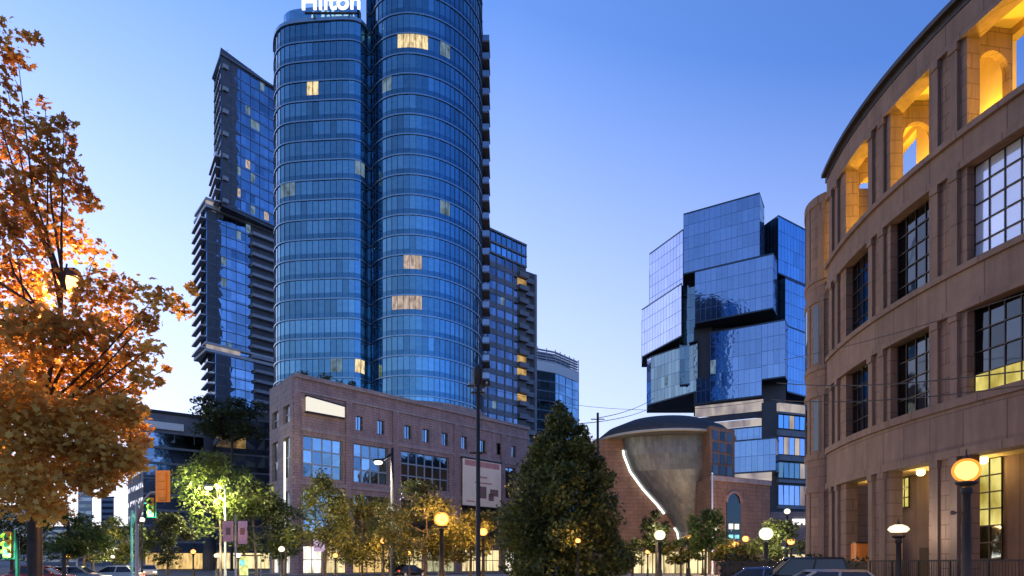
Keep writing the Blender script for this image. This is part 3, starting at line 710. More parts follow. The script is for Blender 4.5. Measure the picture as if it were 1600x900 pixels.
for j, z in enumerate(zs[:-1]):
    m = MB(); strip(m, gs, z, z+1.05, 0, 1.0); m.build('balcony', 'slate_wall', GRY)
    if z < PZ(432, 160):
        m = MB(); strip(m, gl, z, z+1.05, -.5, .8); m.build('balcony', 'slate_wall', GRY)
    py = proj(gs[0][0], 156, z+2)[1]
    if any(abs(py-q) < 7 for q in (548, 566, 585, 618, 440)):
        m = MB(); strip(m, gs, z+1.05, z+2.7, .02, .1); m.build('lit_window', 'amber_window', GRY)
m = MB(); strip(m, pp([(831, 160.6), (834.5, 161.2)]), 0, PZ(428, 160), -.4, .9); m.build('corner_pier', 'slate_wall', GRY)

TEA = thing('office_building', 'low teal glass office block with a white louvred top, right of the grey apartment tower', 'building', (PX(868, 260), 260, 0))
tf = pp([(826, 252), (868, 258), (904, 271)])
zt = PZ(538, 252); zs = level_list(8, zt-9, 3.7)
curtain(TEA, resample(tf, 2.2), zs, 'office_glass', tilt=.008, sp=.3, ledge=(.35, .12, 'ledge_metal'), mull=(.15, .12, 'mullion'), mull_every=2, lit=lit_random(.02, ['pale_window'], 4))
m = MB(); strip(m, tf, zt-9, zt-5.4, -.5, .25); m.build('white_band', 'white_panel', TEA)
m = MB()
for k in range(5): strip(m, tf, zt-5.2+k*1.0, zt-4.75+k*1.0, -.9, -.1)
for p in resample(tf, 3.5): m.box((p[0], p[1]+.5, zt-2.7), (.3, .3, 5.4))
m.build('louvre_screen', 'concrete_light', TEA)
m = MB(); m.prism(offset(tf, -.4)+[(tf[-1][0]+3, 300), (tf[0][0], 300)], 0, zt-5.5); m.build('building_core', 'dark_wall', TEA)
m = MB(); m.prism(offset(tf, -4)+[(tf[-1][0]-1, 294), (tf[0][0], 294)], zt-5.5, zt-.6); m.build('plant_room', 'slate_wall', TEA)

CUB = thing('cube_tower', 'blue glass office tower of shifted stacked boxes, left of the library', 'building', (PX(1130, 202), 202, 0))
def block(front, z0, z1, glasses, back, name='glass_box', fh=3.9, pw=1.6, sp=0, tilt=.006, lit=None):
    f = pp(front); g = MB(); k0, k1 = back/f[0][1]*.997, back/f[-1][1]; bx = [(f[-1][0]*k1, back), (f[0][0]*k0, back)]
    g.prism(offset(f, -.25)+bx, z0+.02, z1-.02); core = g.build(name, 'cube_core', CUB)
    for i in range(len(f)-1):
        cw = curtain(CUB, resample(f[i:i+2], pw), level_list(z0, z1, fh), glasses[i], tilt=tilt, sp=sp, ledge=(.10, .04, 'cube_joint'), mull=(.07, .04, 'cube_joint'), rnd=(.25, .75), lit=lit)
    m = MB(); strip(m, f, z0-.15, z0+.25, -.3, .1); m.build('box_edge', 'mullion', CUB)
    m = MB(); strip(m, f, z1-.2, z1+.2, -.3, .1); m.build('box_edge', 'mullion', CUB)
surface('cube_core', (.055, .06, .075), .6, .2, .2, .3)
surface('cube_joint', (.11, .19, .38), .35, .5, .1, .5)
za, zb_ = PZ(335, 208), PZ(430, 208)
block([(1068, 208), (1187, 196), (1194, 204)], zb_+.3, za, ['cube_glass', 'cube_teal_glass'], 232)
block([(1086, 205.5), (1208, 193.5), (1214, 199)], PZ(505, 205.5), zb_, ['cube_glass', 'cube_teal_glass'], 230)
block([(1092, 211), (1222, 204)], PZ(522, 206), PZ(505, 205.5)-.4, ['cube_dark_glass'], 230)
block([(1110, 205), (1190, 197.5)], PZ(628, 205), PZ(520, 205), ['cube_glass'], 228, lit=lambda px, py: 'pale_window' if 1112 < px < 1122 and 566 < py < 580 else None)
block([(1190.3, 197.4), (1227, 194), (1231, 199)], PZ(590, 195), PZ(520, 205), ['cube_glass', 'cube_pale_glass'], 228)
m = MB(); m.prism(pp([(1084, 211), (1113, 208.5), (1113, 226), (1084, 226)]), PZ(632, 209), PZ(508, 209)); m.build('dark_recess', 'cube_core', CUB)
block([(1088, 208), (1110, 205.5)], PZ(628, 205), PZ(588, 205), ['cube_glass'], 226)
block([(1015, 226), (1067, 209.5)], PZ(488, 228), PZ(397, 226), ['cube_pale_glass'], 240)
block([(1003, 230), (1064.5, 208.6)], PZ(558, 230), PZ(484, 230), ['cube_pale_glass'], 242)
block([(1011, 229), (1017, 226.5), (1090, 209.5)], PZ(633, 228), PZ(560, 230)-.6, ['cube_pale_glass', 'cube_dark_glass'], 240, lit=lambda px, py: 'pale_window' if 1033 < px < 1041 and 585 < py < 597 else None)
block([(1062, 213.5), (1094, 211)], PZ(600, 212), PZ(400, 212), ['cube_dark_glass'], 238)
block([(1190, 213), (1216, 205.5), (1276, 218)], PZ(428, 206), PZ(337, 205.5), ['cube_teal_glass', 'cube_cyan_glass'], 236)
block([(1209, 207), (1227, 203), (1280, 214)], PZ(510, 203), PZ(434, 203), ['cube_teal_glass', 'cube_cyan_glass'], 236)
block([(1222, 204.5), (1230, 202), (1280, 213)], PZ(612, 202), PZ(511, 203), ['cube_teal_glass', 'cube_cyan_glass'], 236)
m = MB(); m.prism(pp([(1188, 203), (1228, 201), (1228, 226), (1188, 226)]), PZ(640, 203), PZ(586, 203)); m.build('dark_recess', 'cube_core', CUB)
lowf = pp([(1086, 207), (1192, 197.5)])
for y0, y1, mt in ((646, 629, 'floor_light'), (656, 648, 'cube_core'), (668, 658, 'floor_light')):
    m = MB(); strip(m, lowf, PZ(y0, 202), PZ(y1, 202), -1.0, -.05); m.build('lit_floor' if mt == 'floor_light' else 'floor_slab', mt, CUB)
block([(1098, 207.5), (1196, 198.5), (1216, 203)], 0, PZ(668, 202)-.2, ['cube_glass', 'cube_dark_glass'], 230, sp=.3)
block([(1147, 192.5), (1212, 187), (1217, 192)], PZ(738, 190), PZ(687, 190), ['cube_glass', 'cube_dark_glass'], 212)
m = MB(); m.prism(pp([(1147, 193), (1206, 188), (1206, 200), (1147, 200)]), PZ(748, 190), PZ(739, 190)); m.build('lit_soffit', 'floor_light', CUB)
m = MB(); m.prism(pp([(1190, 196), (1216, 194), (1280, 200), (1280, 226), (1190, 226)]), 0, PZ(632, 198)); m.build('base_block', 'cube_core', CUB)
rf = pp([(1216, 193.5), (1282, 199.5)])
for k, (y0, y1, mt) in enumerate(((646, 634, 'floor_light'), (650, 647, 'slate_wall'), (672, 652, 'cube_cyan_glass'), (684, 675, 'slate_wall'), (712, 686, 'cube_pale_glass'), (722, 714, 'slate_wall'), (748, 725, 'cube_dark_glass'), (756, 751, 'slate_wall'), (790, 760, 'cube_pale_glass'), (796, 791, 'slate_wall'))):
    if 'glass' in mt: curtain(CUB, resample(rf, 2.), [PZ(y0, 197), PZ(y1, 197)], mt, tilt=.01, sp=0, mull=(.14, .1, 'mullion'), lit=lit_random(.12, ['floor_light'], k))
    else:
        m = MB(); strip(m, rf, PZ(y0, 197), PZ(y1, 197), -.6, .35); m.build('floor_band', mt, CUB)

THE = thing('theatre_building', 'brown theatre with a big grey steel cone and a dark domed roof', 'building', (PX(1045, 110), 110, 0))
def tz(py): return PZ(py, 110)
cx = PX(1112, 110)
prof = [(4.2, .15), (5.2, tz(832)), (6.7, tz(810)), (8.5, tz(788)), (10.7, tz(765)), (12.8, tz(737)), (13.8, tz(712)), (14.3, PZ(690, 114.5)-.3)]
dense = []
for i in range(len(prof)-1):
    for k in range(3): dense.append((lerp(prof[i][0], prof[i+1][0], k/3), lerp(prof[i][1], prof[i+1][1], k/3)))
dense.append(prof[-1])
m = MB(); nseg = 28
for i in range(len(dense)-1):
    for k in range(nseg):
        a0, a1 = math.pi+1.62*k/nseg, math.pi+1.62*(k+1)/nseg
        (r0, z0), (r1, z1) = dense[i], dense[i+1]
        m.face([(cx+r0*math.cos(a0), 110.5+.30*r0*math.sin(a0), z0), (cx+r0*math.cos(a1), 110.5+.30*r0*math.sin(a1), z0), (cx+r1*math.cos(a1), 110.5+.30*r1*math.sin(a1), z1), (cx+r1*math.cos(a0), 110.5+.30*r1*math.sin(a0), z1)], random.uniform(.2, .8))
m.build('steel_cone', 'steel_cone', THE)
for i, j, r in ((0, 5, .15), (7, 20, .18)):
    m = MB(); m.tube([(cx-rr-.28, 110.25, zz) for rr, zz in dense[i:j]], r, 6); m.build('light_strip', 'led_strip', THE)
wallx = [PX(928, 112), PX(1110, 112)]
m = MB(); m.prism([(wallx[0], 110.6), (wallx[1], 110.6), (wallx[1]+4, 140), (wallx[0], 140)], 0, PZ(690, 114.5)-.3); m.build('brick_wall', 'theatre_brown', THE)
R0 = PZ(690, 114.5); m = MB(); m.lathe([(11.0, R0-.25), (11.3, R0), (11.2, R0+.4), (9.6, R0+1.7), (6.2, R0+3.1), (2.5, R0+3.7), (0, R0+3.8)], (PX(1040, 114), 114.5), 40); m.build('domed_roof', 'roof_dark', THE)
m = MB(); m.lathe([(11.02, R0-.3), (11.42, R0-.25), (11.42, R0+.05), (11.2, R0+.1)], (PX(1040, 114), 114.5), 40); m.build('roof_rim', 'concrete', THE)
m = MB(); m.lathe([(0, R0-.27), (11.0, R0-.27)], (PX(1040, 114), 114.5), 40); m.build('roof_soffit', 'slate_wall', THE)
q = pp([(1109, 102.5), (1148, 106)]); m = MB(); m.prism(q+[(q[1][0]+1, 130), (q[0][0], 130)], 0, PZ(668, 104)); m.build('corner_block', 'theatre_brown', THE)
gm = MB(); fmm = MB()
for i in range(3):
    for j in range(4):
        s0 = .12+i*.28; z0 = PZ(742, 104)+j*1.75
        a = (lerp(q[0][0], q[1][0], s0), lerp(q[0][1], q[1][1], s0)-.03); b = (lerp(q[0][0], q[1][0], s0+.2), lerp(q[0][1], q[1][1], s0+.2)-.03)
        w_ = MB(); strip(w_, [a, b], z0, z0+1.35, -.2, .02, random.random()); w_.build('window', 'library_dark_glass', THE)
q = pp([(1112, 99), (1203, 106)]); m = MB(); m.prism(q+[(q[1][0]+2, 125), (q[0][0], 125)], 0, PZ(745, 100)); fb = m.build('front_block', 'theatre_brown', THE)
m = MB(); strip(m, q, PZ(752, 100), PZ(745, 100)+.1, -.2, .3); m.build('cornice', 'brick_pale', fb)
ac = .36; acx, acy = lerp(q[0][0], q[1][0], ac), lerp(q[0][1], q[1][1], ac)-.12; dx, dy = q[1][0]-q[0][0], q[1][1]-q[0][1]; l = math.hypot(dx, dy); dx, dy = dx/l, dy/l
P = [(-1.55, .2), (1.55, .2), (1.55, PZ(785, 100))]+[(1.55*math.cos(t), PZ(785, 100)+1.55*math.sin(t)) for t in [math.pi*i/12 for i in range(1, 12)]]+[(-1.55, PZ(785, 100))]
m = MB(); n = len(P); A = [(acx+dx*u, acy+dy*u, z) for u, z in P]; B = [(x+dy*-.3, y+.3, z) for x, y, z in A]
m.raw(A+B, [tuple(range(n))]+[(i, (i+1) % n, n+(i+1) % n, n+i) for i in range(n)]); m.build('arched_window', 'library_dark_glass', THE)
m = MB()
for i in range(2, len(P)-1): m.bar((acx+dx*P[i][0]*1.1, acy+dy*P[i][0]*1.1-.1, P[i][1]+.1), (acx+dx*P[i+1][0]*1.1, acy+dy*P[i+1][0]*1.1-.1, P[i+1][1]+.1), .35)
m.build('arch_surround', 'brick', THE)
for u in (.30, .40):
    x, y = lerp(q[0][0], q[1][0], u), lerp(q[0][1], q[1][1], u)-.25; m = MB(); m.box((x, y, PZ(822, 100)), (.75, .12, .8)); m.build('lit_window', 'shop_white', THE)
    m = MB(); m.box((x, y, PZ(838, 100)), (.75, .12, .55)); m.build('lit_window', 'screen_teal', THE)
q2 = pp([(985, 103), (1108, 101)])
m = MB(); strip(m, resample(q2, 2), .2, 3.4, -.3, 0); m.build('foyer_glazing', 'shop_window', THE)
m = MB(); strip(m, resample(q2, 2), 3.4, 4.0, -2, .8); m.build('foyer_canopy', 'bronze_metal', THE)
mm = MB()
for p in resample(q2, 1.6): mm.box((p[0], p[1]-.06, 1.8), (.14, .14, 3.2))
mm.build('foyer_mullion', 'bronze_metal', THE)

LOW = thing('low_office_building', 'dark slate office block with a white band under its roof, beyond the orange tree', 'building', (PX(226, 152), 152, 0))
lf = pp([(200, 168), (224, 152), (318, 160)])
m = MB(); m.prism(lf+[(lf[-1][0], 190), (lf[0][0]-5, 190)], 0, PZ(642, 152)); m.build('wall', 'slate_wall', LOW)
curtain(LOW, resample(lf[:2], 2), level_list(3, PZ(655, 152), 3.6), 'grey_glass', tilt=.004, sp=.6, spmat='concrete', ledge=(.3, .08, 'slate_wall'))
curtain(LOW, resample(offset(lf, .02)[1:], 2.2), level_list(3, PZ(672, 152), 3.6), 'grey_glass', tilt=.01, sp=.4, ledge=(.5, .35, 'slate_wall'))
m = MB(); strip(m, [(lerp(lf[1][0], lf[2][0], t), lerp(lf[1][1], lf[2][1], t)) for t in (-.02, .65)], PZ(669, 153), PZ(658, 153), -.2, .6); m.build('white_band', 'white_panel', LOW)
m = MB(); strip(m, lf, PZ(642, 152)-.1, PZ(638, 152), -.6, .5); m.build('parapet', 'roof_dark', LOW)
m = MB(); strip(m, [(lerp(lf[1][0], lf[2][0], t), lerp(lf[1][1], lf[2][1], t)) for t in (.03, .97)], .4, 4.0, .3, .5); m.build('shop_window', 'shop_amber', LOW)
m = MB(); strip(m, base[1:], .4, 4.2, .35, .5); m.build('shop_window', 'shop_window', RES)
far = [(-70, 60, 330, 792, 'tall grey building half hidden behind the orange tree at the left edge', 'concrete'), (122, 144, 380, 762, 'narrow grey building in the bright gap under the orange tree', 'concrete'), (158, 178, 410, 778, 'smaller grey building in the bright gap under the orange tree, right of the narrow one', 'concrete'), (60, 215, 480, 824, 'long low dark building closing the far end of the left street', 'slate_wall')]
for a, b, Y, py, lab, mt in far:
    t = thing('distant_building', lab, 'building', (PX((a+b)/2, Y), Y, 0))
    m = MB(); m.prism(pp([(a, Y), (b, Y), (b, Y+25), (a, Y+25)]), 0, PZ(py, Y)); m.build('wall', mt, t)
    curtain(t, resample(pp([(a+1, Y-.15), (b-1, Y-.15)]), 3), level_list(1, PZ(py, Y)-1.5, 3.6), 'grey_glass', tilt=.01, sp=.45, spmat=mt, ledge=(.5, .2, mt))
    m = MB(); strip(m, pp([(a, Y), (b, Y)]), PZ(py, Y), PZ(py, Y)+.8, -.6, .3); m.build('parapet', 'roof_dark', t)
far = [(1204, 1262, 150, 800, 'low dark building with lit shopfront between the theatre and the library')]
for a, b, Y, py, lab in far:
    t = thing('shop_building', lab, 'building', (PX((a+b)/2, Y), Y, 0))
    m = MB(); m.prism(pp([(a, Y), (b+12, Y), (b+12, Y+20), (a, Y+20)]), 0, PZ(py, Y)); m.build('wall', 'brick', t)
    m = MB(); strip(m, pp([(1238, Y), (1266, Y)]), PZ(820, Y), PZ(811, Y), -.1, .3); m.build('lit_sign_panel', 'sign_white', t)
    m = MB(); strip(m, pp([(a+2, Y), (b, Y)]), .3, 3.6, -.1, .06); m.build('shop_window', 'shop_window', t)
# ------------------------------------------------------------------ trees
LEAF = {'maple': [(0, -.5), (.22, -.28), (.5, -.2), (.3, .05), (.42, .3), (.14, .22), (0, .55), (-.14, .22), (-.42, .3), (-.3, .05), (-.5, -.2), (-.22, -.28)],
        'oval': [(0, -.55), (.24, -.2), (.27, .12), (0, .55), (-.27, .12), (-.24, -.2)],
        'spray': [(0, -.55), (.18, -.3), (.42, -.22), (.22, .02), (.34, .3), (.08, .22), (0, .6), (-.2, .2), (-.38, .18), (-.2, -.05), (-.36, -.32), (-.1, -.25)]}
def leaf_mesh(name, mat, C, tint, size, shape, parent, flat=.5, loc=(0, 0, 0)):
    """many single leaves as one foliage part: C centres (N,3)"""
    N = len(C); out = np.array(LEAF[shape]); k = len(out)
    yaw = RNG.uniform(0, 2*np.pi, N); pit = RNG.normal(0, flat, N)+RNG.choice([0, .9], N); rol = RNG.normal(0, flat, N)
    sz = size*RNG.uniform(.45, 1.4, N)
    x = out[None, :, 0]*sz[:, None]; y = out[None, :, 1]*sz[:, None]; z = -np.abs(out[None, :, 0])*sz[:, None]*.35-(out[None, :, 1]**2)*sz[:, None]*.3
    y2 = y*np.cos(pit)[:, None]-z*np.sin(pit)[:, None]; z2 = y*np.sin(pit)[:, None]+z*np.cos(pit)[:, None]
    x3 = x*np.cos(rol)[:, None]+z2*np.sin(rol)[:, None]; z3 = -x*np.sin(rol)[:, None]+z2*np.cos(rol)[:, None]
    X = x3*np.cos(yaw)[:, None]-y2*np.sin(yaw)[:, None]; Y = x3*np.sin(yaw)[:, None]+y2*np.cos(yaw)[:, None]
    V = np.stack([X+C[:, 0:1]-loc[0], Y+C[:, 1:2]-loc[1], z3+C[:, 2:3]-loc[2]], -1).reshape(-1)
    me = bpy.data.meshes.new(name)
    me.vertices.add(N*k); me.vertices.foreach_set('co', V.astype(np.float32))
    me.loops.add(N*k); me.loops.foreach_set('vertex_index', np.arange(N*k, dtype=np.int32))
    me.polygons.add(N); me.polygons.foreach_set('loop_start', (np.arange(N)*k).astype(np.int32))
    me.update(calc_edges=True)
    a = me.attributes.new('tint', 'FLOAT', 'FACE'); a.data.foreach_set('value', np.clip(tint, 0, 1).astype(np.float32))
    me.materials.append(MATS[mat]); o = bpy.data.objects.new(name, me); COL.objects.link(o); o.parent = parent; return o
def clump_points(c, r, n, shell=.55):
    d = RNG.normal(0, 1, (n, 3)); d /= np.linalg.norm(d, axis=1)[:, None]
    rad = (shell+(1-shell)*RNG.random(n))*RNG.uniform(.75, 1.12, n)
    inner = RNG.random(n) < .25; rad[inner] *= RNG.random(inner.sum())
    return np.array(c)+d*rad[:, None]*np.array(r)
def tree(name, label, base, clumps, size, mat, shape='oval', trunk_r=.16, trunk_h=None, cat='tree', group=None, tint_sd=.16, branch=True, flat=.5, tfun=None, limb_max=26, gap=None, top_f=.72):
    """clumps: (x, y, z, rx, ry, rz, leaves)"""
    t = thing(name, label, cat, (base[0], base[1], 0), group)
    zs = [c[2] for c in clumps]; th = trunk_h or (min(zs)+.15*(max(zs)-min(zs)))
    top = (sum(c[0] for c in clumps)/len(clumps), sum(c[1] for c in clumps)/len(clumps), lerp(min(zs), max(zs), top_f))
    fork = (base[0]+random.uniform(-.1, .1), base[1], th); m = MB()
    m.tube([(base[0], base[1], -.05), (base[0], base[1], .25), ((base[0]*2+fork[0])/3, base[1], th*.5), fork, ((fork[0]+top[0])/2+random.uniform(-.2, .2), (fork[1]+top[1])/2, (th+top[2])/2), top], [trunk_r*1.45, trunk_r*1.1, trunk_r, trunk_r*.9, trunk_r*.55, trunk_r*.2], 9)
    tr = m.build('trunk', 'bark', t)
    if branch:
        pick = clumps if len(clumps) <= limb_max else random.sample(clumps, limb_max)
        for c in pick:
            f = min(.95, max(0, (c[2]-th)/(top[2]-th+.01)*.6)); s = (lerp(fork[0], top[0], f), lerp(fork[1], top[1], f), lerp(th, top[2], f)*.96)
            e = (c[0], c[1], c[2]); mid = ((s[0]+e[0])/2+random.uniform(-.2, .2), (s[1]+e[1])/2, (s[2]*.6+e[2]*.4)+.1)
            m = MB(); m.tube([s, mid, e], [trunk_r*.42, trunk_r*.25, trunk_r*.06], 5)
            for _ in range(3):
                d = Vector((random.gauss(0, 1), random.gauss(0, 1), random.gauss(.2, .7))).normalized(); q = Vector(mid).lerp(Vector(e), random.uniform(.3, 1))
                m.tube([q, q+Vector((d.x*c[3], d.y*c[4], d.z*c[5]))*.8], [trunk_r*.1, trunk_r*.03], 4)
            m.build('branch', 'bark', t)
    C = []; T = []
    for c in clumps:
        P = clump_points(c[:3], c[3:6], c[6]); C.append(P); b = random.gauss(.45, .15)
        T.append(b+RNG.normal(0, tint_sd, len(P))+(tfun(P) if tfun else 0))
    C = np.concatenate(C); T = np.concatenate(T)
    if gap is not None:
        keep = ~((np.hypot(800+F*C[:, 0]/C[:, 1]-gap[0], HY-F*(C[:, 2]-CZ)/C[:, 1]-gap[1]) < gap[2]) & (C[:, 1] < gap[3])); C, T = C[keep], T[keep]
    leaf_mesh('crown', mat, C, T, size, shape, t, flat, (base[0], base[1], 0)); return t
def crown_clumps(cx, cy, cz, rx, ry, rz, n, k, leaves, hidden=0):
    """n clumps of relative size k spread in an uneven egg-shaped crown"""
    out = []
    while len(out) < n:
        u, v, w = (random.uniform(-1, 1) for _ in range(3))
        if u*u+v*v+w*w > 1 or u*u+v*v+w*w < .12: continue
        e = 1-.25*max(0, w)
        s = k*random.uniform(.7, 1.25); out.append((cx+u*rx*e*.85, cy+v*ry*e*.85, cz+w*rz*.9, rx*s, ry*s, rz*s*.8, int(leaves*random.uniform(.7, 1.2))))
    return out
# the big orange maple at left, nearest to the camera; clumps follow its real sprays in depth
mc = []
def mclump(px, py, rpx, n, Y=None, fl=.75):
    Y = Y or random.uniform(12.2, 15.2); s = Y/F; mc.append((PX(px, Y), Y, PZ(py, Y), rpx*s, rpx*s*1.1, rpx*s*fl, int(n*(3.4 if py > 480 else 2.2))))
for a in ((15, 60, 38, 42), (28, 92, 24, 22), (-30, 90, 60, 60), (20, 175, 42, 70), (-25, 200, 60, 130), (75, 205, 36, 50), (100, 190, 18, 16), (30, 240, 55, 130), (85, 255, 45, 90), (-20, 290, 70, 220), (60, 305, 55, 150), (120, 300, 34, 44), (145, 318, 16, 14), (20, 360, 65, 230), (90, 365, 50, 130), (150, 395, 30, 34), (-20, 430, 80, 300), (50, 440, 60, 200), (120, 452, 40, 80), (160, 448, 46, 90), (205, 455, 34, 52), (245, 462, 30, 40), (278, 470, 22, 24), (300, 452, 12, 9), (180, 500, 48, 110), (230, 500, 28, 30), (130, 520, 60, 190), (60, 520, 70, 280), (-10, 540, 80, 340), (200, 555, 38, 70), (222, 590, 26, 32), (246, 596, 11, 9), (150, 585, 55, 200), (80, 600, 75, 380), (0, 620, 85, 420), (170, 640, 52, 240), (110, 665, 70, 380), (40, 690, 80, 430), (200, 665, 36, 100), (215, 690, 24, 50), (160, 705, 55, 260), (100, 735, 60, 280), (150, 750, 38, 110), (196, 640, 34, 90), (205, 720, 30, 70), (180, 735, 30, 80), (212, 610, 16, 16), (262, 575, 10, 6), (238, 540, 22, 18), (286, 488, 16, 12), (110, 215, 14, 10), (52, 60, 14, 10), (10, 130, 26, 22), (70, 160, 14, 8), (60, 640, 60, 200), (30, 760, 70, 320), (-60, 700, 90, 400), (-110, 500, 120, 420), (-130, 320, 110, 300), (-90, 780, 70, 200), (70, 790, 42, 90)):
    mclump(*a)
def lamplit_tint(P): return np.clip((7.2-P[:, 2])*.09, -.3, .38)  # lamp glow put into the leaf colour: brighter and yellower low in the crown
tree('maple_tree', 'big orange maple tree in autumn leaf at the left edge, around a lit street lamp', (PX(34, 13.6), 13.9), mc, .125, 'maple_leaf', 'maple', .085, 2.9, tfun=lamplit_tint, tint_sd=.2, limb_max=26, gap=(106, 437, 17, 17), top_f=.5)
# the broad pyramid-shaped tree in front of the hotel
pc = []; Yp = 45
for py, hw in ((668, 30), (695, 50), (722, 65), (752, 78), (785, 88), (818, 95), (850, 99), (882, 97), (912, 86)):
    n = max(2, int(hw/7)); s = Yp/F
    for k in range(n):
        a = 2*math.pi*k/n+random.uniform(-.4, .4); rr = hw*random.uniform(.4, 1.0)
        r = random.uniform(.75, 1.2)*(13+hw*.17); pc.append((PX(878, Yp)+rr*math.cos(a)*s, Yp+rr*math.sin(a)*s, PZ(py+random.uniform(-12, 12), Yp), r*s*1.05, r*s*1.05, r*s*.95, int(130+r*14)))
for py, r in ((636, 12), (650, 18), (668, 26), (690, 34), (715, 42)): pc.append((PX(875, Yp), Yp, PZ(py, Yp), r*Yp/F, r*Yp/F, r*Yp/F, int(60+r*9)))
tree('pyramid_tree', 'dense dark pyramid-shaped tree standing alone before the hotel podium', (PX(877, Yp), Yp), pc, .25, 'conifer_leaf', 'spray', .22, 2.2, tint_sd=.22)
street = [  # px, py top, py bottom, half width px, Y, leaves, material, label
    (345, 712, 838, 70, 73, 260, 'green_leaf', 'green street tree lit yellow by a tall street light, left of the hotel podium'),
    (400, 742, 872, 56, 76, 260, 'dark_leaf', 'dark green street tree against the pale left side of the hotel podium'),
    (262, 800, 885, 40, 66, 170, 'dark_leaf', 'low dark round tree below the hanging yellow traffic signal'),
    (100, 775, 870, 60, 44, 190, 'green_leaf', 'green tree under the orange maple, above the parked cars'),
    (20, 768, 880, 52, 52, 150, 'dark_leaf', 'dark tree at the left edge behind the near green traffic light'),
    (190, 800, 884, 42, 70, 170, 'green_leaf', 'small green tree at the end of the left street'),
    (508, 742, 884, 60, 70, 260, 'olive_leaf', 'thin brown-leaved street tree at the corner of the hotel podium'),
    (566, 768, 884, 56, 75, 260, 'olive_leaf', 'olive street tree left of the thin pole with a street light'),
    (664, 756, 884, 74, 61, 380, 'olive_leaf', 'olive street tree glowing orange behind the brightest amber lamp'),
    (735, 792, 886, 52, 67, 240, 'olive_leaf', 'small olive street tree beneath the pink wall banner'),
    (1102, 782, 872, 32, 66, 150, 'green_leaf', 'bright green young tree in front of the steel cone'),
    (1026, 792, 858, 24, 64, 90, 'dark_leaf', 'small dark tree at the foot of the steel cone'),
    (988, 838, 884, 40, 65, 150, 'olive_leaf', 'low olive tree right of the pyramid-shaped tree'),
    (1064, 838, 884, 38, 79, 130, 'olive_leaf', 'reddish small tree below the theatre foyer lights'),
    (1150, 836, 884, 42, 83, 150, 'olive_leaf', 'orange-lit small tree before the arched theatre window'),
    (1222, 812, 882, 46, 74, 160, 'olive_leaf', 'yellow-lit tree between the bright white lamp and the library'),
    (446, 770, 882, 40, 80, 170, 'green_leaf', 'green street tree before the white light strip on the podium side'),
    (612, 785, 884, 42, 84, 170, 'olive_leaf', 'olive street tree behind the foot of the thin street light pole'),
    (132, 815, 884, 36, 62, 140, 'green_leaf', 'green tree right behind the amber lamp at left'),
    (362, 615, 690, 62, 150, 240, 'dark_leaf', 'tall dark tree in front of the foot of the residential tower'),
]
for px, y0, y1, hw, Y, lv, mt, lab in street:
    s = Y/F; zc = PZ((y0+y1)/2, Y); rz = (y1-y0)/2*s; rx = hw*s
    tree('street_tree', lab, (PX(px, Y), Y), crown_clumps(PX(px, Y), Y, zc, rx*1.1, rx*1.1, rz*1.05, 20, .36, lv*1.3), max(.2, .0042*Y), mt, 'spray', .13 if Y < 120 else .3, max(1.6, zc-rz*.75), group='street trees around the crossing', tint_sd=.2, limb_max=10)
# planting on the podium roof
for k, (px, Y) in enumerate(((480, 101.5), (503, 104), (528, 107), (553, 110))):
    h = PZ(574 if k < 2 else 590, Y); s = (h-28.6)
    t = thing('roof_shrub', 'rust-brown shrub on the podium roof, %s along the parapet' % ('first from the corner', 'second from the corner', 'third from the corner', 'fourth from the corner')[k], 'shrub', (PX(px, Y), Y, 28.6), 'shrubs on the hotel podium roof')
    P = np.concatenate([clump_points((PX(px, Y)+random.uniform(-.8, .8), Y+random.uniform(-.4, .4), 28.8+random.uniform(.3, .9)*s*.6), (.9, .7, s*.35), 90) for _ in range(4)])
    leaf_mesh('foliage', 'olive_leaf', P, RNG.normal(.35, .2, len(P)), .3, 'oval', t, .5, (PX(px, Y), Y, 28.6))
    m = MB(); m.box((PX(px, Y), Y, 28.85), (2.6, .8, .45), .85); m.build('planter', 'brick_pale', t)

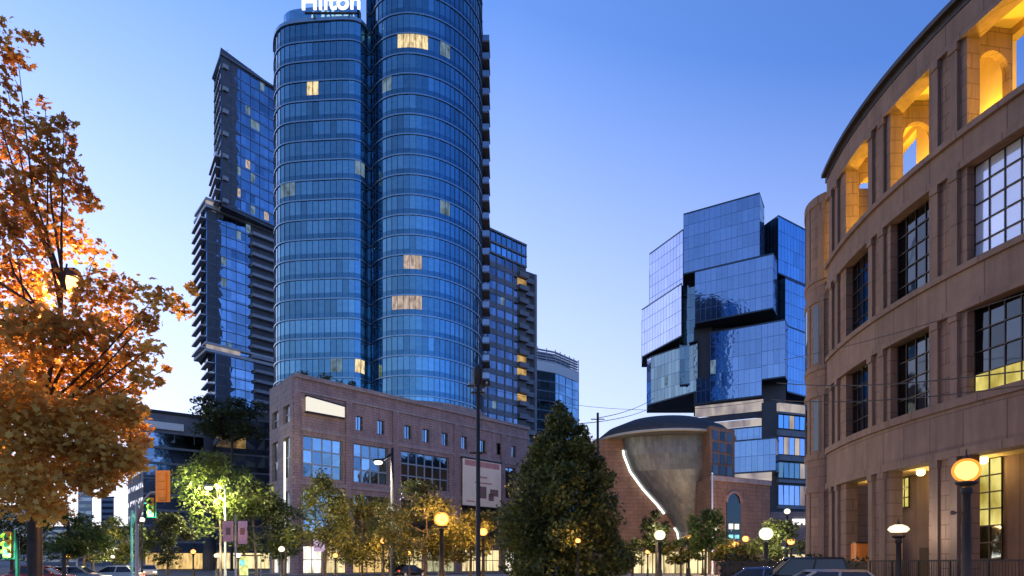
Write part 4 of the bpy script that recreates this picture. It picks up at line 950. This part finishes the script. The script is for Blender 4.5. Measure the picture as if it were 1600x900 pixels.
# ------------------------------------------------------------------ lamps
def globe_lamp(px, py, Y, r, mat, power, col, label, group=None, style='globe', tilt=0):
    x, z = PX(px, Y), PZ(py, Y); t = thing('street_lamp', label, 'street lamp', (x, Y, 0), group)
    pr = max(.05, r*.34)
    m = MB(); m.lathe([(0, -.02), (pr*2.4, 0), (pr*2.4, .25), (pr*1.5, .4), (pr*1.35, 1.0), (pr, 1.15), (pr*.82, z-r-.35), (pr*1.2, z-r-.3), (pr*1.2, z-r-.2), (pr*.9, z-r-.1), (0, z-r-.1)], (x, Y), 12); m.build('post', 'pole_black', t)
    m = MB(); m.lathe([(r*.35, z-r-.1), (r*.75, z-r-.02), (r*.8, z-r+.05), (r*.4, z-r+.06)], (x, Y), 14); m.build('collar', 'pole_black', t)
    for nm, q, mt_ in (('bulb', .78, mat), ('globe', 1., mat.replace('lamp', 'shell'))):  # outer glowing layer added to imitate a halo round the bright core
        m = MB(); r_ = r*q
        if style == 'globe': m.lathe([(0, z-r_)]+[(r_*math.sin(a), z-r_*.92*math.cos(a)) for a in [math.pi*i/12 for i in range(1, 12)]]+[(0, z+r_*.92)], (x, Y), 18)
        else: m.lathe([(0, z-r_*.5), (r_*.9, z-r_*.45), (r_*1.25, z-r_*.1), (r_*1.0, z+r_*.25), (r_*.45, z+r_*.5), (0, z+r_*.55)], (x, Y), 18)
        m.build(nm, mt_, t)
    m = MB(); zt = z+(r*.92 if style == 'globe' else r*.55); m.lathe([(r*.3, zt-.03), (r*.22, zt+.05), (.03, zt+.1), (.02, zt+r*.7), (0, zt+r*.75)], (x, Y), 10); m.build('finial', 'pole_black', t)
    if r > .2 and Y < 30:
        m = MB(); m.bar((x-.45, Y, z-1.3), (x, Y, z-1.3), .05); m.box((x-.42, Y, z-1.3), (.12, .06, .12)); m.build('crossarm', 'pole_black', t)
    if power: lamp(t, (x, Y, z), power*4.6, col, r*1.3)
    return t
OR, AM, WH = (1, .50, .17), (1, .58, .22), (1, .90, .70)
globe_lamp(1510, 735, 21, .40, 'lamp_orange', 240, OR, 'large glowing orange globe lamp on a black post before the library')
globe_lamp(1404, 826, 34, .40, 'lamp_white', 60, WH, 'white mushroom-shaped lamp on a slim post in front of the library arcade', style='mushroom')
globe_lamp(690, 811, 58, .66, 'lamp_amber', 900, OR, 'brightest amber lamp in front of the hotel podium, with olive leaves behind')
globe_lamp(755, 831, 64, .42, 'lamp_amber', 450, OR, 'amber lamp just right of the tall trolley pole')
globe_lamp(599, 845, 72, .34, 'lamp_amber', 300, OR, 'small amber lamp left of the thin pole by the podium')
globe_lamp(903, 845, 39.5, .17, 'lamp_orange', 50, OR, 'small orange lamp shining against the dark pyramid-shaped tree')
globe_lamp(1031, 836, 62, .50, 'lamp_white', 250, WH, 'round white lamp at the foot of the steel cone')
globe_lamp(1197, 834, 70, .70, 'lamp_bright', 600, (.95, 1, .8), 'largest brightest white lamp between the theatre and the library')
globe_lamp(1076, 842, 80, .46, 'lamp_amber', 300, AM, 'amber lamp right of the round white lamp by the theatre cone')
globe_lamp(1149, 851, 82, .40, 'lamp_amber', 250, OR, 'lower amber lamp of the pair under the arched theatre window')
globe_lamp(1165, 842, 88, .44, 'lamp_amber', 300, AM, 'amber lamp just left of the largest white lamp')
globe_lamp(1236, 846, 84, .48, 'lamp_amber', 300, AM, 'amber lamp beside the corner of the library wing')
globe_lamp(1230, 799, 118, .52, 'lamp_white', 120, WH, 'higher pale lamp above the lit shop sign near the library wing')
globe_lamp(145, 846, 66, .42, 'lamp_amber', 250, OR, 'amber lamp above the parked cars at left')
globe_lamp(222, 812, 60, .24, 'lamp_white', 60, WH, 'small white lamp beside the upper green traffic light')
globe_lamp(372, 868, 66, .26, 'lamp_white', 160, WH, 'small white lamp under the pink and mauve banners')
globe_lamp(440, 858, 74, .34, 'lamp_white', 220, WH, 'white lamp in front of the podium side shop windows')
globe_lamp(524, 868, 66, .26, 'lamp_amber', 180, AM, 'small amber lamp below the lilac hanging sign')
globe_lamp(62, 852, 58, 0.24, 'lamp_amber', 150, AM, 'tiny amber lamp low behind the orange maple trunk')
globe_lamp(176, 870, 64, 0.18, 'lamp_white', 150, WH, 'tiny white lamp over the white car in the left street')
globe_lamp(206, 866, 76, 0.26, 'lamp_amber', 150, AM, 'tiny amber lamp near the mast of the upper green traffic light')
globe_lamp(302, 862, 80, 0.30, 'lamp_amber', 150, AM, 'small amber lamp left of the banner pole')
globe_lamp(338, 868, 72, 0.24, 'lamp_white', 150, WH, 'small white lamp just left of the pink street banner')
globe_lamp(640, 864, 80, 0.28, 'lamp_amber', 150, AM, 'tiny amber lamp above the dark car before the shop windows')
globe_lamp(1012, 862, 76, 0.26, 'lamp_amber', 150, AM, 'tiny amber lamp left of the round white lamp by the theatre')
globe_lamp(1098, 858, 90, 0.32, 'lamp_amber', 150, AM, 'small amber lamp below the bright green young tree')
globe_lamp(1120, 826, 92, 0.30, 'lamp_white', 150, WH, 'small white lamp beside the slim white pole')
globe_lamp(962, 860, 70, 0.24, 'lamp_amber', 150, AM, 'small amber lamp at the right edge of the pyramid-shaped tree')
globe_lamp(106, 868, 60, .2, 'lamp_amber', 60, AM, 'tiny amber lamp low behind the parked cars')

def arm_light(px, py, ppx, Y, label, mat, power, col, ptop=None, head=.55, pole='pole_grey', pr=.11):
    x, z, xp = PX(px, Y), PZ(py, Y), PX(ppx, Y); zt = PZ(ptop, Y) if ptop else z+.3
    t = thing('street_light', label, 'street light', (xp, Y, 0))
    m = MB(); m.lathe([(0, 0), (pr*2.2, 0), (pr*2.2, .3), (pr*1.25, .4), (pr*.7, zt), (0, zt)], (xp, Y), 10); m.build('pole', pole, t)
    m = MB(); m.tube([(xp, Y, zt-.5), (lerp(xp, x, .5), Y, z+.32), (x, Y, z+.22)], [pr*.6, pr*.5, pr*.4], 7); m.build('arm', pole, t)
    m = MB(); h = head; m.raw([(x-h*.5, Y-h*.25, z+.08), (x+h*.5, Y-h*.25, z+.08), (x+h*.5, Y+h*.25, z+.08), (x-h*.5, Y+h*.25, z+.08), (x-h*.35, Y-h*.15, z+.3), (x+h*.35, Y-h*.15, z+.3), (x+h*.35, Y+h*.15, z+.3), (x-h*.35, Y+h*.15, z+.3)], [(3, 2, 1, 0), (4, 5, 6, 7), (0, 1, 5, 4), (1, 2, 6, 5), (2, 3, 7, 6), (3, 0, 4, 7)]); hd = m.build('lamp_head', pole, t)
    m = MB(); m.lathe([(h*.34, z+.075), (h*.42, z-.05), (h*.3, z-.2), (0, z-.26)], (x, Y), 14); m.build('lens', mat, hd)
    if power: lamp(t, (x, Y, z-.5), power*5, col, .18)
    return t
arm_light(106, 440, 60, 16.5, 'street light glowing amber among the orange maple leaves', 'lamp_orange', 200, OR, None, .62, 'pole_black', .08)
arm_light(326, 762, 352, 70, 'tall street light shining yellow-white on the green tree left of the hotel', 'lamp_yellow', 1100, (1, .95, .45), None, 1.0)
arm_light(591, 722, 613, 66, 'thin dark pole with a pale street light before the podium windows', 'lamp_white', 300, WH, 700, 1.0, 'pole_black', .2)

# ------------------------------------------------------------------ trolley poles and wires
xp = PX(747, 40); t = thing('trolley_pole', 'tall black trolley pole with crossarms at its top, in front of the hotel', 'pole', (xp, 40, 0))
m = MB(); m.lathe([(0, 0), (.22, 0), (.2, .5), (.15, .6), (.1, PZ(592, 40)), (0, PZ(592, 40))], (xp, 40), 10); m.build('pole', 'pole_black', t)
m = MB()
for py, w in ((603, .62), (614, .40), (708, .5)): m.bar((xp-w, 40, PZ(py, 40)), (xp+w, 40, PZ(py, 40)), .09, .12)
m.build('crossarm', 'pole_black', t)
for k, (u, py) in enumerate(((-.5, 600), (.5, 600), (-.3, 611), (.3, 611))):
    m = MB(); m.lathe([(0, PZ(py, 40)), (.05, PZ(py, 40)), (.07, PZ(py, 40)+.08), (.04, PZ(py, 40)+.16), (0, PZ(py, 40)+.18)], (xp+u, 40), 8); m.build('insulator', 'pole_grey', t)
m = MB(); m.lathe([(0, PZ(600, 40)), (.26, PZ(600, 40)), (.26, PZ(575, 40)), (.14, PZ(570, 40)), (0, PZ(570, 40))], (xp-.02, 40.2), 12); m.build('transformer', 'pole_black', t)
xp = PX(934, 92); t = thing('trolley_pole', 'thin dark pole rising beside the domed theatre roof, right of the pyramid tree', 'pole', (xp, 92, 0))
m = MB(); m.lathe([(0, 0), (.3, 0), (.28, .5), (.22, .6), (.16, PZ(645, 92)), (0, PZ(645, 92))], (xp, 92), 10); m.build('pole', 'pole_black', t)
m = MB(); m.bar((xp-.9, 92, PZ(655, 92)), (xp+.9, 92, PZ(655, 92)), .12); m.build('crossarm', 'pole_black', t)
xp = PX(1113, 96); t = thing('flag_pole', 'slim white pole standing at the corner of the theatre front block', 'pole', (xp, 96, 0))
m = MB(); m.lathe([(0, 0), (.22, 0), (.2, .4), (.13, .5), (.11, PZ(741, 96)), (0, PZ(741, 96))], (xp, 96), 8); m.build('pole', 'pole_white', t)
m = MB(); m.lathe([(0, PZ(741, 96)), (.16, PZ(741, 96)+.1), (0, PZ(741, 96)+.3)], (xp, 96), 8); m.build('finial', 'pole_white', t)
def wire(a, b, label, sag=.5, r=.022):
    A, B = Vector(a), Vector(b); m = MB(); P = []
    for k in range(17):
        u = k/16; p = A.lerp(B, u); p.z -= sag*4*u*(1-u); P.append(p)
    m.tube(P, r, 5); o = m.build('trolley_wire', 'pole_black'); tag(o, label, 'wire', 'overhead trolley wires')
pt = (PX(934, 92), 92, PZ(653, 92))
wire(pt, (PX(1022, 150), 150, PZ(622, 150)), 'upper thin wire from the pole by the theatre dome towards the cube tower', .6, .05)
wire((PX(905, 80), 80, PZ(662, 80)), (PX(1020, 150), 150, PZ(636, 150)), 'lower thin wire above the theatre dome towards the cube tower', .6, .05)
def onlib(s, z, o=.35): x, y = LC(s, o); return (x, y, z)
ys = 30
wire((PX(1214, 42), 42, PZ(598, 42)), (PX(1700, 20), 20, PZ(565, 20)), 'upper wire crossing the library facade at second-floor height', .4, .026)
wire((PX(1205, 42), 42, PZ(624, 42)), (PX(1700, 20), 20, PZ(588, 20)), 'lower wire crossing the library facade at second-floor height', .4, .026)
wire((PX(1225, 42), 42, PZ(562, 42)), (PX(1700, 20), 20, PZ(425, 20)), 'steep thin wire climbing right across the library windows', .25, .018)
wire((PX(747, 40), 40, PZ(603, 40)), (PX(1205, 42), 42, PZ(624, 42)), 'long wire from the tall trolley pole towards the library wing', 1.0, .012)

# ------------------------------------------------------------------ traffic signals
def signal_head(t, x, Y, z, s, lit=None, face=-1):
    """three-lens head; face -1 looks at the camera, +1 shows its back"""
    m = MB(); m.box((x, Y, z), (.36*s, .22*s, 1.06*s)); m.box((x, Y, z+.55*s), (.30*s, .18*s, .06*s)); m.box((x, Y, z-.55*s), (.30*s, .18*s, .06*s))
    for k in (-1, 0, 1): m.box((x, Y+.12*s*(-face), z+k*.34*s), (.30*s, .05*s, .28*s))
    h = m.build('signal_housing', 'signal_yellow', t)
    m = MB(); m.box((x, Y-.02*s*face, z), (.60*s, .02, 1.30*s)); m.build('backplate', 'signal_yellow' if face > 0 else 'pole_black', t)
    for k, c in ((1, 'tail_red'), (0, 'signal_amber'), (-1, 'signal_green')):
        m = MB(); P = [(x+.135*s*math.cos(a), Y+face*.125*s, z+k*.34*s+.135*s*math.sin(a)) for a in [2*math.pi*i/16 for i in range(16)]]; m.face(P)
        m.build('lens', c if lit == c else 'dark_metal', h)
        m = MB(); R = [[(x+.15*s*math.cos(a), Y+face*d*s, z+k*.34*s+.15*s*math.sin(a)) for a in [math.pi*(-.1+1.2*i/8) for i in range(9)]] for d in (.11, .30)]
        for i in range(8): m.face([R[0][i], R[0][i+1], R[1][i+1], R[1][i]])
        m.build('visor', 'signal_yellow', h)
def mast(px, Y, z_arm, x_end, label, heads, pole='pole_white'):
    x = PX(px, Y); t = thing('traffic_signal', label, 'traffic signal', (x, Y, 0))
    m = MB(); m.lathe([(0, 0), (.18, 0), (.16, .35), (.075, .45), (.06, z_arm*.92), (0, z_arm*.92)], (x, Y), 10); m.build('pole', pole, t)
    m = MB(); m.tube([(x, Y, z_arm*.72), (x+(x_end-x)*.18, Y, z_arm*.92), (x+(x_end-x)*.45, Y, z_arm), (x_end, Y, z_arm+.05)], [.06, .058, .05, .04], 8); m.build('mast_arm', pole, t)
    for hx, hz, s, lit, face in heads:
        if lit == 'none': lit = None
        signal_head(t, hx, Y-.25, hz, s, lit, face)
        m = MB(); m.bar((hx, Y-.1, hz+.5*s), (hx, Y-.1, z_arm+.05), .05) if hz+.5*s < z_arm else None
        m.box((hx, Y-.12, hz), (.08, .2, .2)); m.build('bracket', pole, t)
    return t
Y = 27; t = mast(214, Y, PZ(770, Y), PX(262, Y), 'yellow traffic signal seen from behind, hung from a curved white arm', [(PX(260, Y), PZ(761, Y), .95, 'none', 1)], 'pole_grey')
Y = 40; t = mast(206, Y, PZ(786, Y), PX(244, Y), 'green traffic light on a slim arm below the yellow signal', [(PX(240, Y), PZ(793, Y), .95, 'signal_green', -1)], 'pole_grey')
for o in (): pass
lamp(t, (PX(240, Y), Y-.8, PZ(806, Y)), 120, (.1, 1, .55), .12)
Y = 30; x = PX(16, Y); t = thing('traffic_signal', 'green traffic light low at the left edge of the photo', 'traffic signal', (x+.25, Y, 0))
m = MB(); m.lathe([(0, 0), (.2, 0), (.18, .35), (.09, .45), (.075, PZ(838, Y)), (0, PZ(838, Y))], (x+.32, Y), 10); m.build('pole', 'pole_black', t)
signal_head(t, x, Y-.1, PZ(851, Y), .98, 'signal_green', -1)
m = MB(); m.bar((x, Y, PZ(848, Y)), (x+.32, Y, PZ(848, Y)), .05); m.build('bracket', 'pole_black', t)
lamp(t, (x, Y-.8, PZ(862, Y)), 160, (.1, 1, .55), .12)
Y = 70; t = mast(120, Y, PZ(836, Y), PX(143, Y), 'far traffic signal showing green beneath the amber lamp at left', [(PX(141, Y), PZ(857, Y), 1.1, 'signal_green', -1)], 'pole_grey')

# ------------------------------------------------------------------ banners, signs, shelter, railing
def banner(px0, px1, py0, py1, Y, mat, label, blobs=()):
    x0, x1, z0, z1 = PX(px0, Y), PX(px1, Y), PZ(py1, Y), PZ(py0, Y)
    t = thing('street_banner', label, 'banner', ((x0+x1)/2, Y, z0), 'banners on street poles')
    m = MB(); m.box(((x0+x1)/2, Y, (z0+z1)/2), (x1-x0, .05, z1-z0)); m.build('cloth', mat, t)
    m = MB(); m.bar((x0-.1, Y, z1+.05), (x1+.1, Y, z1+.05), .06); m.bar((x0-.1, Y, z0-.05), (x1+.1, Y, z0-.05), .06); m.build('rod', 'pole_black', t)
    for u, v, w, h, mt in blobs:
        m = MB(); m.box((lerp(x0, x1, u), Y-.03, lerp(z0, z1, v)), ((x1-x0)*w, .02, (z1-z0)*h)); m.build('printed_shape', mt, t)
banner(348, 364, 814, 846, 62, 'pink_banner', 'pink street banner with a dark shape, left one of the pair', [(.55, .5, .45, .35, 'poster_dark')])
banner(372, 386, 814, 850, 63, 'mauve_banner', 'greyish mauve street banner with a dark shape, right one of the pair', [(.5, .55, .5, .3, 'poster_dark')])
xb = PX(368, 62.6); t = thing('banner_pole', 'thin pole carrying the pink and mauve street banners', 'pole', (xb, 62.6, 0))
m = MB(); m.lathe([(0, 0), (.2, 0), (.18, .4), (.09, .5), (.07, PZ(806, 62.6)), (0, PZ(806, 62.6))], (xb, 62.6), 8); m.build('pole', 'pole_grey', t)
m = MB(); m.lathe([(0, PZ(806, 62.6)), (.1, PZ(806, 62.6)+.05), (0, PZ(806, 62.6)+.2)], (xb, 62.6), 8); m.build('finial', 'pole_grey', t)
s0, s1 = hs_(720), hs_(780); z1 = hz(720, 716); z0 = hz(720, 789)
t = thing('wall_banner', 'large cream and pink poster hung on the hotel podium behind the tall black pole', 'poster', (*HC(s0, .5), z0))
m = MB(); cband(m, HC, s0, s1, z0, z1, .42, .5, 60); m.build('poster_sheet', 'poster_cream', t)
m = MB(); cband(m, HC, s0-.2, s1+.2, z1, z1+.3, .3, .56, 60); m.build('rail', 'bronze_metal', t)
m = MB(); cband(m, HC, s0-.2, s1+.2, z0-.3, z0, .3, .56, 60); m.build('rail', 'bronze_metal', t)
for a, b, c, d, mt in ((.05, .95, .86, .98, 'poster_red'), (.35, .62, .62, .66, 'poster_red'), (.30, .75, .50, .53, 'poster_red'), (.42, .60, .18, .44, 'poster_dark'), (.70, .92, .25, .40, 'poster_dark'), (.66, .80, .14, .30, 'poster_dark'), (.1, .3, .08, .11, 'poster_red')):
    m = MB(); cband(m, HC, lerp(s0, s1, a), lerp(s0, s1, b), lerp(z0, z1, c), lerp(z0, z1, d), .49, .52, 60); m.build('printed_shape', mt, t)
xs, Ys = PX(388, 82), 82; t = thing('bus_shelter', 'glass bus shelter with a lit yellow-green advertising panel', 'bus shelter', (xs, Ys, 0))
m = MB()
for u in (-1.3, 1.3):
    for v in (-.6, .6): m.box((xs+u, Ys+v, 1.32), (.08, .08, 2.4))
m.build('frame', 'pole_grey', t)
m = MB(); m.box((xs, Ys, 2.62), (3.1, 1.7, .14)); m.build('roof', 'bronze_metal', t)
m = MB(); m.box((xs-.35, Ys-.62, 1.35), (1.1, .1, 2.2)); m.build('advertising_panel', 'screen_yellow', t)
m = MB(); m.box((xs-.45, Ys-.69, 1.75), (.6, .03, .7)); m.build('screen', 'screen_teal', t)
m = MB(); m.box((xs+.5, Ys+.1, .55), (1.4, .4, .08)); m.box((xs+.0, Ys+.1, .32), (.06, .3, .4)); m.box((xs+1.0, Ys+.1, .32), (.06, .3, .4)); m.build('bench', 'pole_grey', t)
t = thing('plaza_railing', 'low dark iron railing along the library front', 'railing', (21, 30, 0))
m = MB(); RC = lambda s, o: (19.6+(s-39)**2/76-o, s)
cband(m, RC, 22, 37.5, 1.78, 1.86, -.03, .03); cband(m, RC, 22, 37.5, .35, .41, -.02, .02); m.build('rail', 'pole_black', t)
for k in range(9):
    x, y = RC(22+k*1.93, 0); m = MB(); m.box((x, y, .93), (.07, .07, 1.8)); m.build('post', 'pole_black', t)
m = MB()
for k in range(110):
    x, y = RC(22.1+k*.14, 0); m.box((x, y, 1.08), (.018, .018, 1.38))
m.build('baluster_row', 'pole_black', t)['kind'] = 'stuff'
xo, yo = PX(1345, 43.5), 43.0; t = thing('utility_box', 'orange box lit from above beside the library pilasters', 'box', (xo, yo, 0))
m = MB(); m.prism([(xo-.72, yo-.35), (xo+.5, yo-.35), (xo+.5, yo+.35), (xo-.72, yo+.35)], .13, 2.95); m.build('cabinet', 'orange_paint', t)
m = MB(); m.prism([(xo-.78, yo-.41), (xo+.56, yo-.41), (xo+.56, yo+.41), (xo-.78, yo+.41)], 2.95, 3.03); m.build('lid', 'bronze_metal', t)
m = MB(); m.box((xo-.1, yo-.36, 1.5), (.9, .03, 2.3)); m.build('door', 'orange_paint', t)

# ------------------------------------------------------------------ vehicles
def car(px, Y, rz, paint, label, L=4.5, Wd=1.8, H=1.46, roof='paint', z0=0., boxy=0., lights=None):
    x = PX(px, Y); t = thing('parked_car', label, 'car', (0, 0, 0), 'cars around the crossing')
    h = H/1.46; hw = Wd/2
    prof = [(-L/2, .35), (-L/2+.03, .62*h), (-L/2+.12, .86*h), (-L*.34, .93*h), (L*.20, .93*h), (L*.40, .82*h), (L/2-.08, .66*h), (L/2, .45*h), (L/2-.05, .28), (-L/2+.05, .28)]
    m = MB(); n = len(prof); rings = []
    for yy, sc, dz in ((-hw, .96, 0), (-hw+.06, 1, .0), (-hw*.6, 1, .02), (hw*.6, 1, .02), (hw-.06, 1, 0), (hw, .96, 0)):
        rings.append([(u*(sc if abs(yy) == hw else 1), yy, w+(dz if w > .7*h else 0)-(0.05 if abs(yy) == hw and w > .7*h else 0)) for u, w in prof])
    P = [p for r in rings for p in r]; fs = [(i*n+k, (i+1)*n+k, (i+1)*n+(k+1) % n, i*n+(k+1) % n) for i in range(5) for k in range(n)]+[tuple(range(n)), tuple(range(6*n-1, 5*n-1, -1))]
    m.raw(P, fs, .5, True); body = m.build('body', paint, t)
    b0, b1, t0, t1 = -L*.42, L*.24, -L*(.30+.08*boxy), L*(.06+.03*boxy); zb0, zt0 = .92*h, H-.05; bw, tw = hw-.06, hw*(.78+.1*boxy)
    def cab(m, b0, b1, t0, t1, bw, tw, zb0, zt0):
        P = [(b0, -bw, zb0), (b1, -bw, zb0), (b1, bw, zb0), (b0, bw, zb0), (t0, -tw, zt0), (t1, -tw, zt0), (t1, tw, zt0), (t0, tw, zt0)]
        m.raw(P, [(0, 1, 5, 4), (1, 2, 6, 5), (2, 3, 7, 6), (3, 0, 4, 7), (4, 5, 6, 7)])
        return P
    m = MB(); Pc = cab(m, b0, b1, t0, t1, bw, tw, zb0, zt0); m.build('window_glass', 'car_glass', t)
    m = MB(); R = [(t0-.04, -tw-.02), (lerp(t0, t1, .5), -tw-.03), (t1+.06, -tw-.01), (t1+.14, 0), (t1+.06, tw+.01), (lerp(t0, t1, .5), tw+.03), (t0-.04, tw+.02), (t0-.1, 0)]
    m.raw([(u, v, zt0-.02) for u, v in R]+[(u*.96, v*.92, zt0+.05) for u, v in R]+[(lerp(t0, t1, .5), 0, zt0+.075)], [(i, (i+1) % 8, 8+(i+1) % 8, 8+i) for i in range(8)]+[(8+i, 8+(i+1) % 8, 16) for i in range(8)], .5, True)
    m.build('roof', paint, t)
    for a, b in ((0, 4), (1, 5), (2, 6), (3, 7)): m = MB(); m.bar(Pc[a], Pc[b], .09, .07); m.build('pillar', paint, t)
    for sgn in (-1, 1): m = MB(); m.bar((lerp(b0, b1, .5), sgn*(bw+.005), zb0), (lerp(t0, t1, .52), sgn*(tw+.005), zt0), .08, .05); m.build('pillar', paint, t)
    for u in (-L*.31, L*.31):
        for sgn in (-1, 1):
            m = MB(); y0 = sgn*(hw-.2); y1 = sgn*(hw+.01)
            R0 = [(u+.31*math.cos(a), y0, .31+.31*math.sin(a)) for a in [2*math.pi*i/18 for i in range(18)]]; R1 = [(p[0], y1, p[2]) for p in R0]
            m.raw(R0+R1, [(i, (i+1) % 18, 18+(i+1) % 18, 18+i) for i in range(18)]+[tuple(range(18)), tuple(range(35, 17, -1))]); w = m.build('wheel', 'tyre', t)
            m = MB(); m.face([(u+.2*math.cos(a), y1+sgn*.006, .31+.2*math.sin(a)) for a in [2*math.pi*i/14 for i in range(14)]]); m.build('rim', 'rim_metal', w)
    for sgn in (-1, 1):
        m = MB(); m.box((L/2-.09, sgn*hw*.68, .62*h), (.14, .34, .14)); m.build('headlight', 'head_white' if lights else 'rim_metal', t)
        m = MB(); m.box((-L/2+.06, sgn*hw*.72, .74*h), (.12, .32, .16)); m.build('tail_light', 'tail_red', t)
        m = MB(); m.box((b1-.12, sgn*(hw+.1), .98*h), (.12, .2, .14)); m.build('mirror', paint, t)
    t.location = (x, Y, z0); t.rotation_euler = (0, 0, math.radians(rz)); return t
car(1278, 24.0, 172, 'paint_silver', 'grey-beige parked car with its roof at the bottom edge, left of the library', 4.6, 1.84, 1.47)
car(1245, 27.4, 168, 'paint_black', 'tall black parked car behind the grey-beige one', 4.3, 1.85, 1.93, boxy=.8)
car(1176, 29.5, 160, 'paint_blue', 'dark blue parked car left of the grey-beige one', 4.4, 1.8, 1.52)
car(122, 55, 8, 'paint_silver', 'silver car in the left street below the green tree', 4.5, 1.8, 1.45, lights=True)
car(178, 58, -172, 'paint_white', 'white car in the left street right of the silver one', 4.4, 1.8, 1.48, lights=True)
car(66, 50, 12, 'paint_red', 'dark red car near the left edge below the green traffic light', 4.4, 1.8, 1.5)
car(104, 84, 120, 'paint_black', 'small far black car with red tail lights in the left street', 4.4, 1.8, 1.5)
car(232, 84, -60, 'paint_white', 'far white car with lit headlights in the left street', 4.4, 1.8, 1.5, lights=True)
car(640, 86, 48, 'paint_black', 'dark car passing in front of the lit hotel shop windows', 4.5, 1.8, 1.48)
t = thing('hedge', 'low clipped dark hedge behind the parked cars near the library', 'hedge', (PX(1215, 36), 36, 0))
P = np.stack([RNG.uniform(PX(1128, 36), PX(1352, 36), 2600), RNG.uniform(35.2, 37, 2600), RNG.uniform(.2, 2.05, 2600)], 1)
P[:, 2] += .16*np.sin(P[:, 0]*1.7)
leaf_mesh('foliage', 'hedge_leaf', P, RNG.normal(.45, .25, len(P)), .17, 'oval', t, .6, (PX(1215, 36), 36, 0))
m = MB(); m.box((PX(1240, 36), 36.1, .9), (PX(1350, 36)-PX(1130, 36)-.2, 1.3, 1.8)); m.build('branch_core', 'hedge_soil', t)

s0, s1 = hs_(482), hs_(501); z0, z1 = hz(490, 862), hz(490, 843)
t = thing('hanging_sign', 'small lilac lit sign hanging over the shop windows at the podium corner', 'sign', (*HC(s0, 1.4), z0))
m = MB(); cband(m, HC, s0, s1, z0, z1, 1.3, 1.5, 60); m.build('sign_board', 'sign_lilac', t)
m = MB(); cband(m, HC, s0-.1, s1+.1, z1, z1+.12, .25, 1.55, 60); m.build('bracket', 'bronze_metal', t)
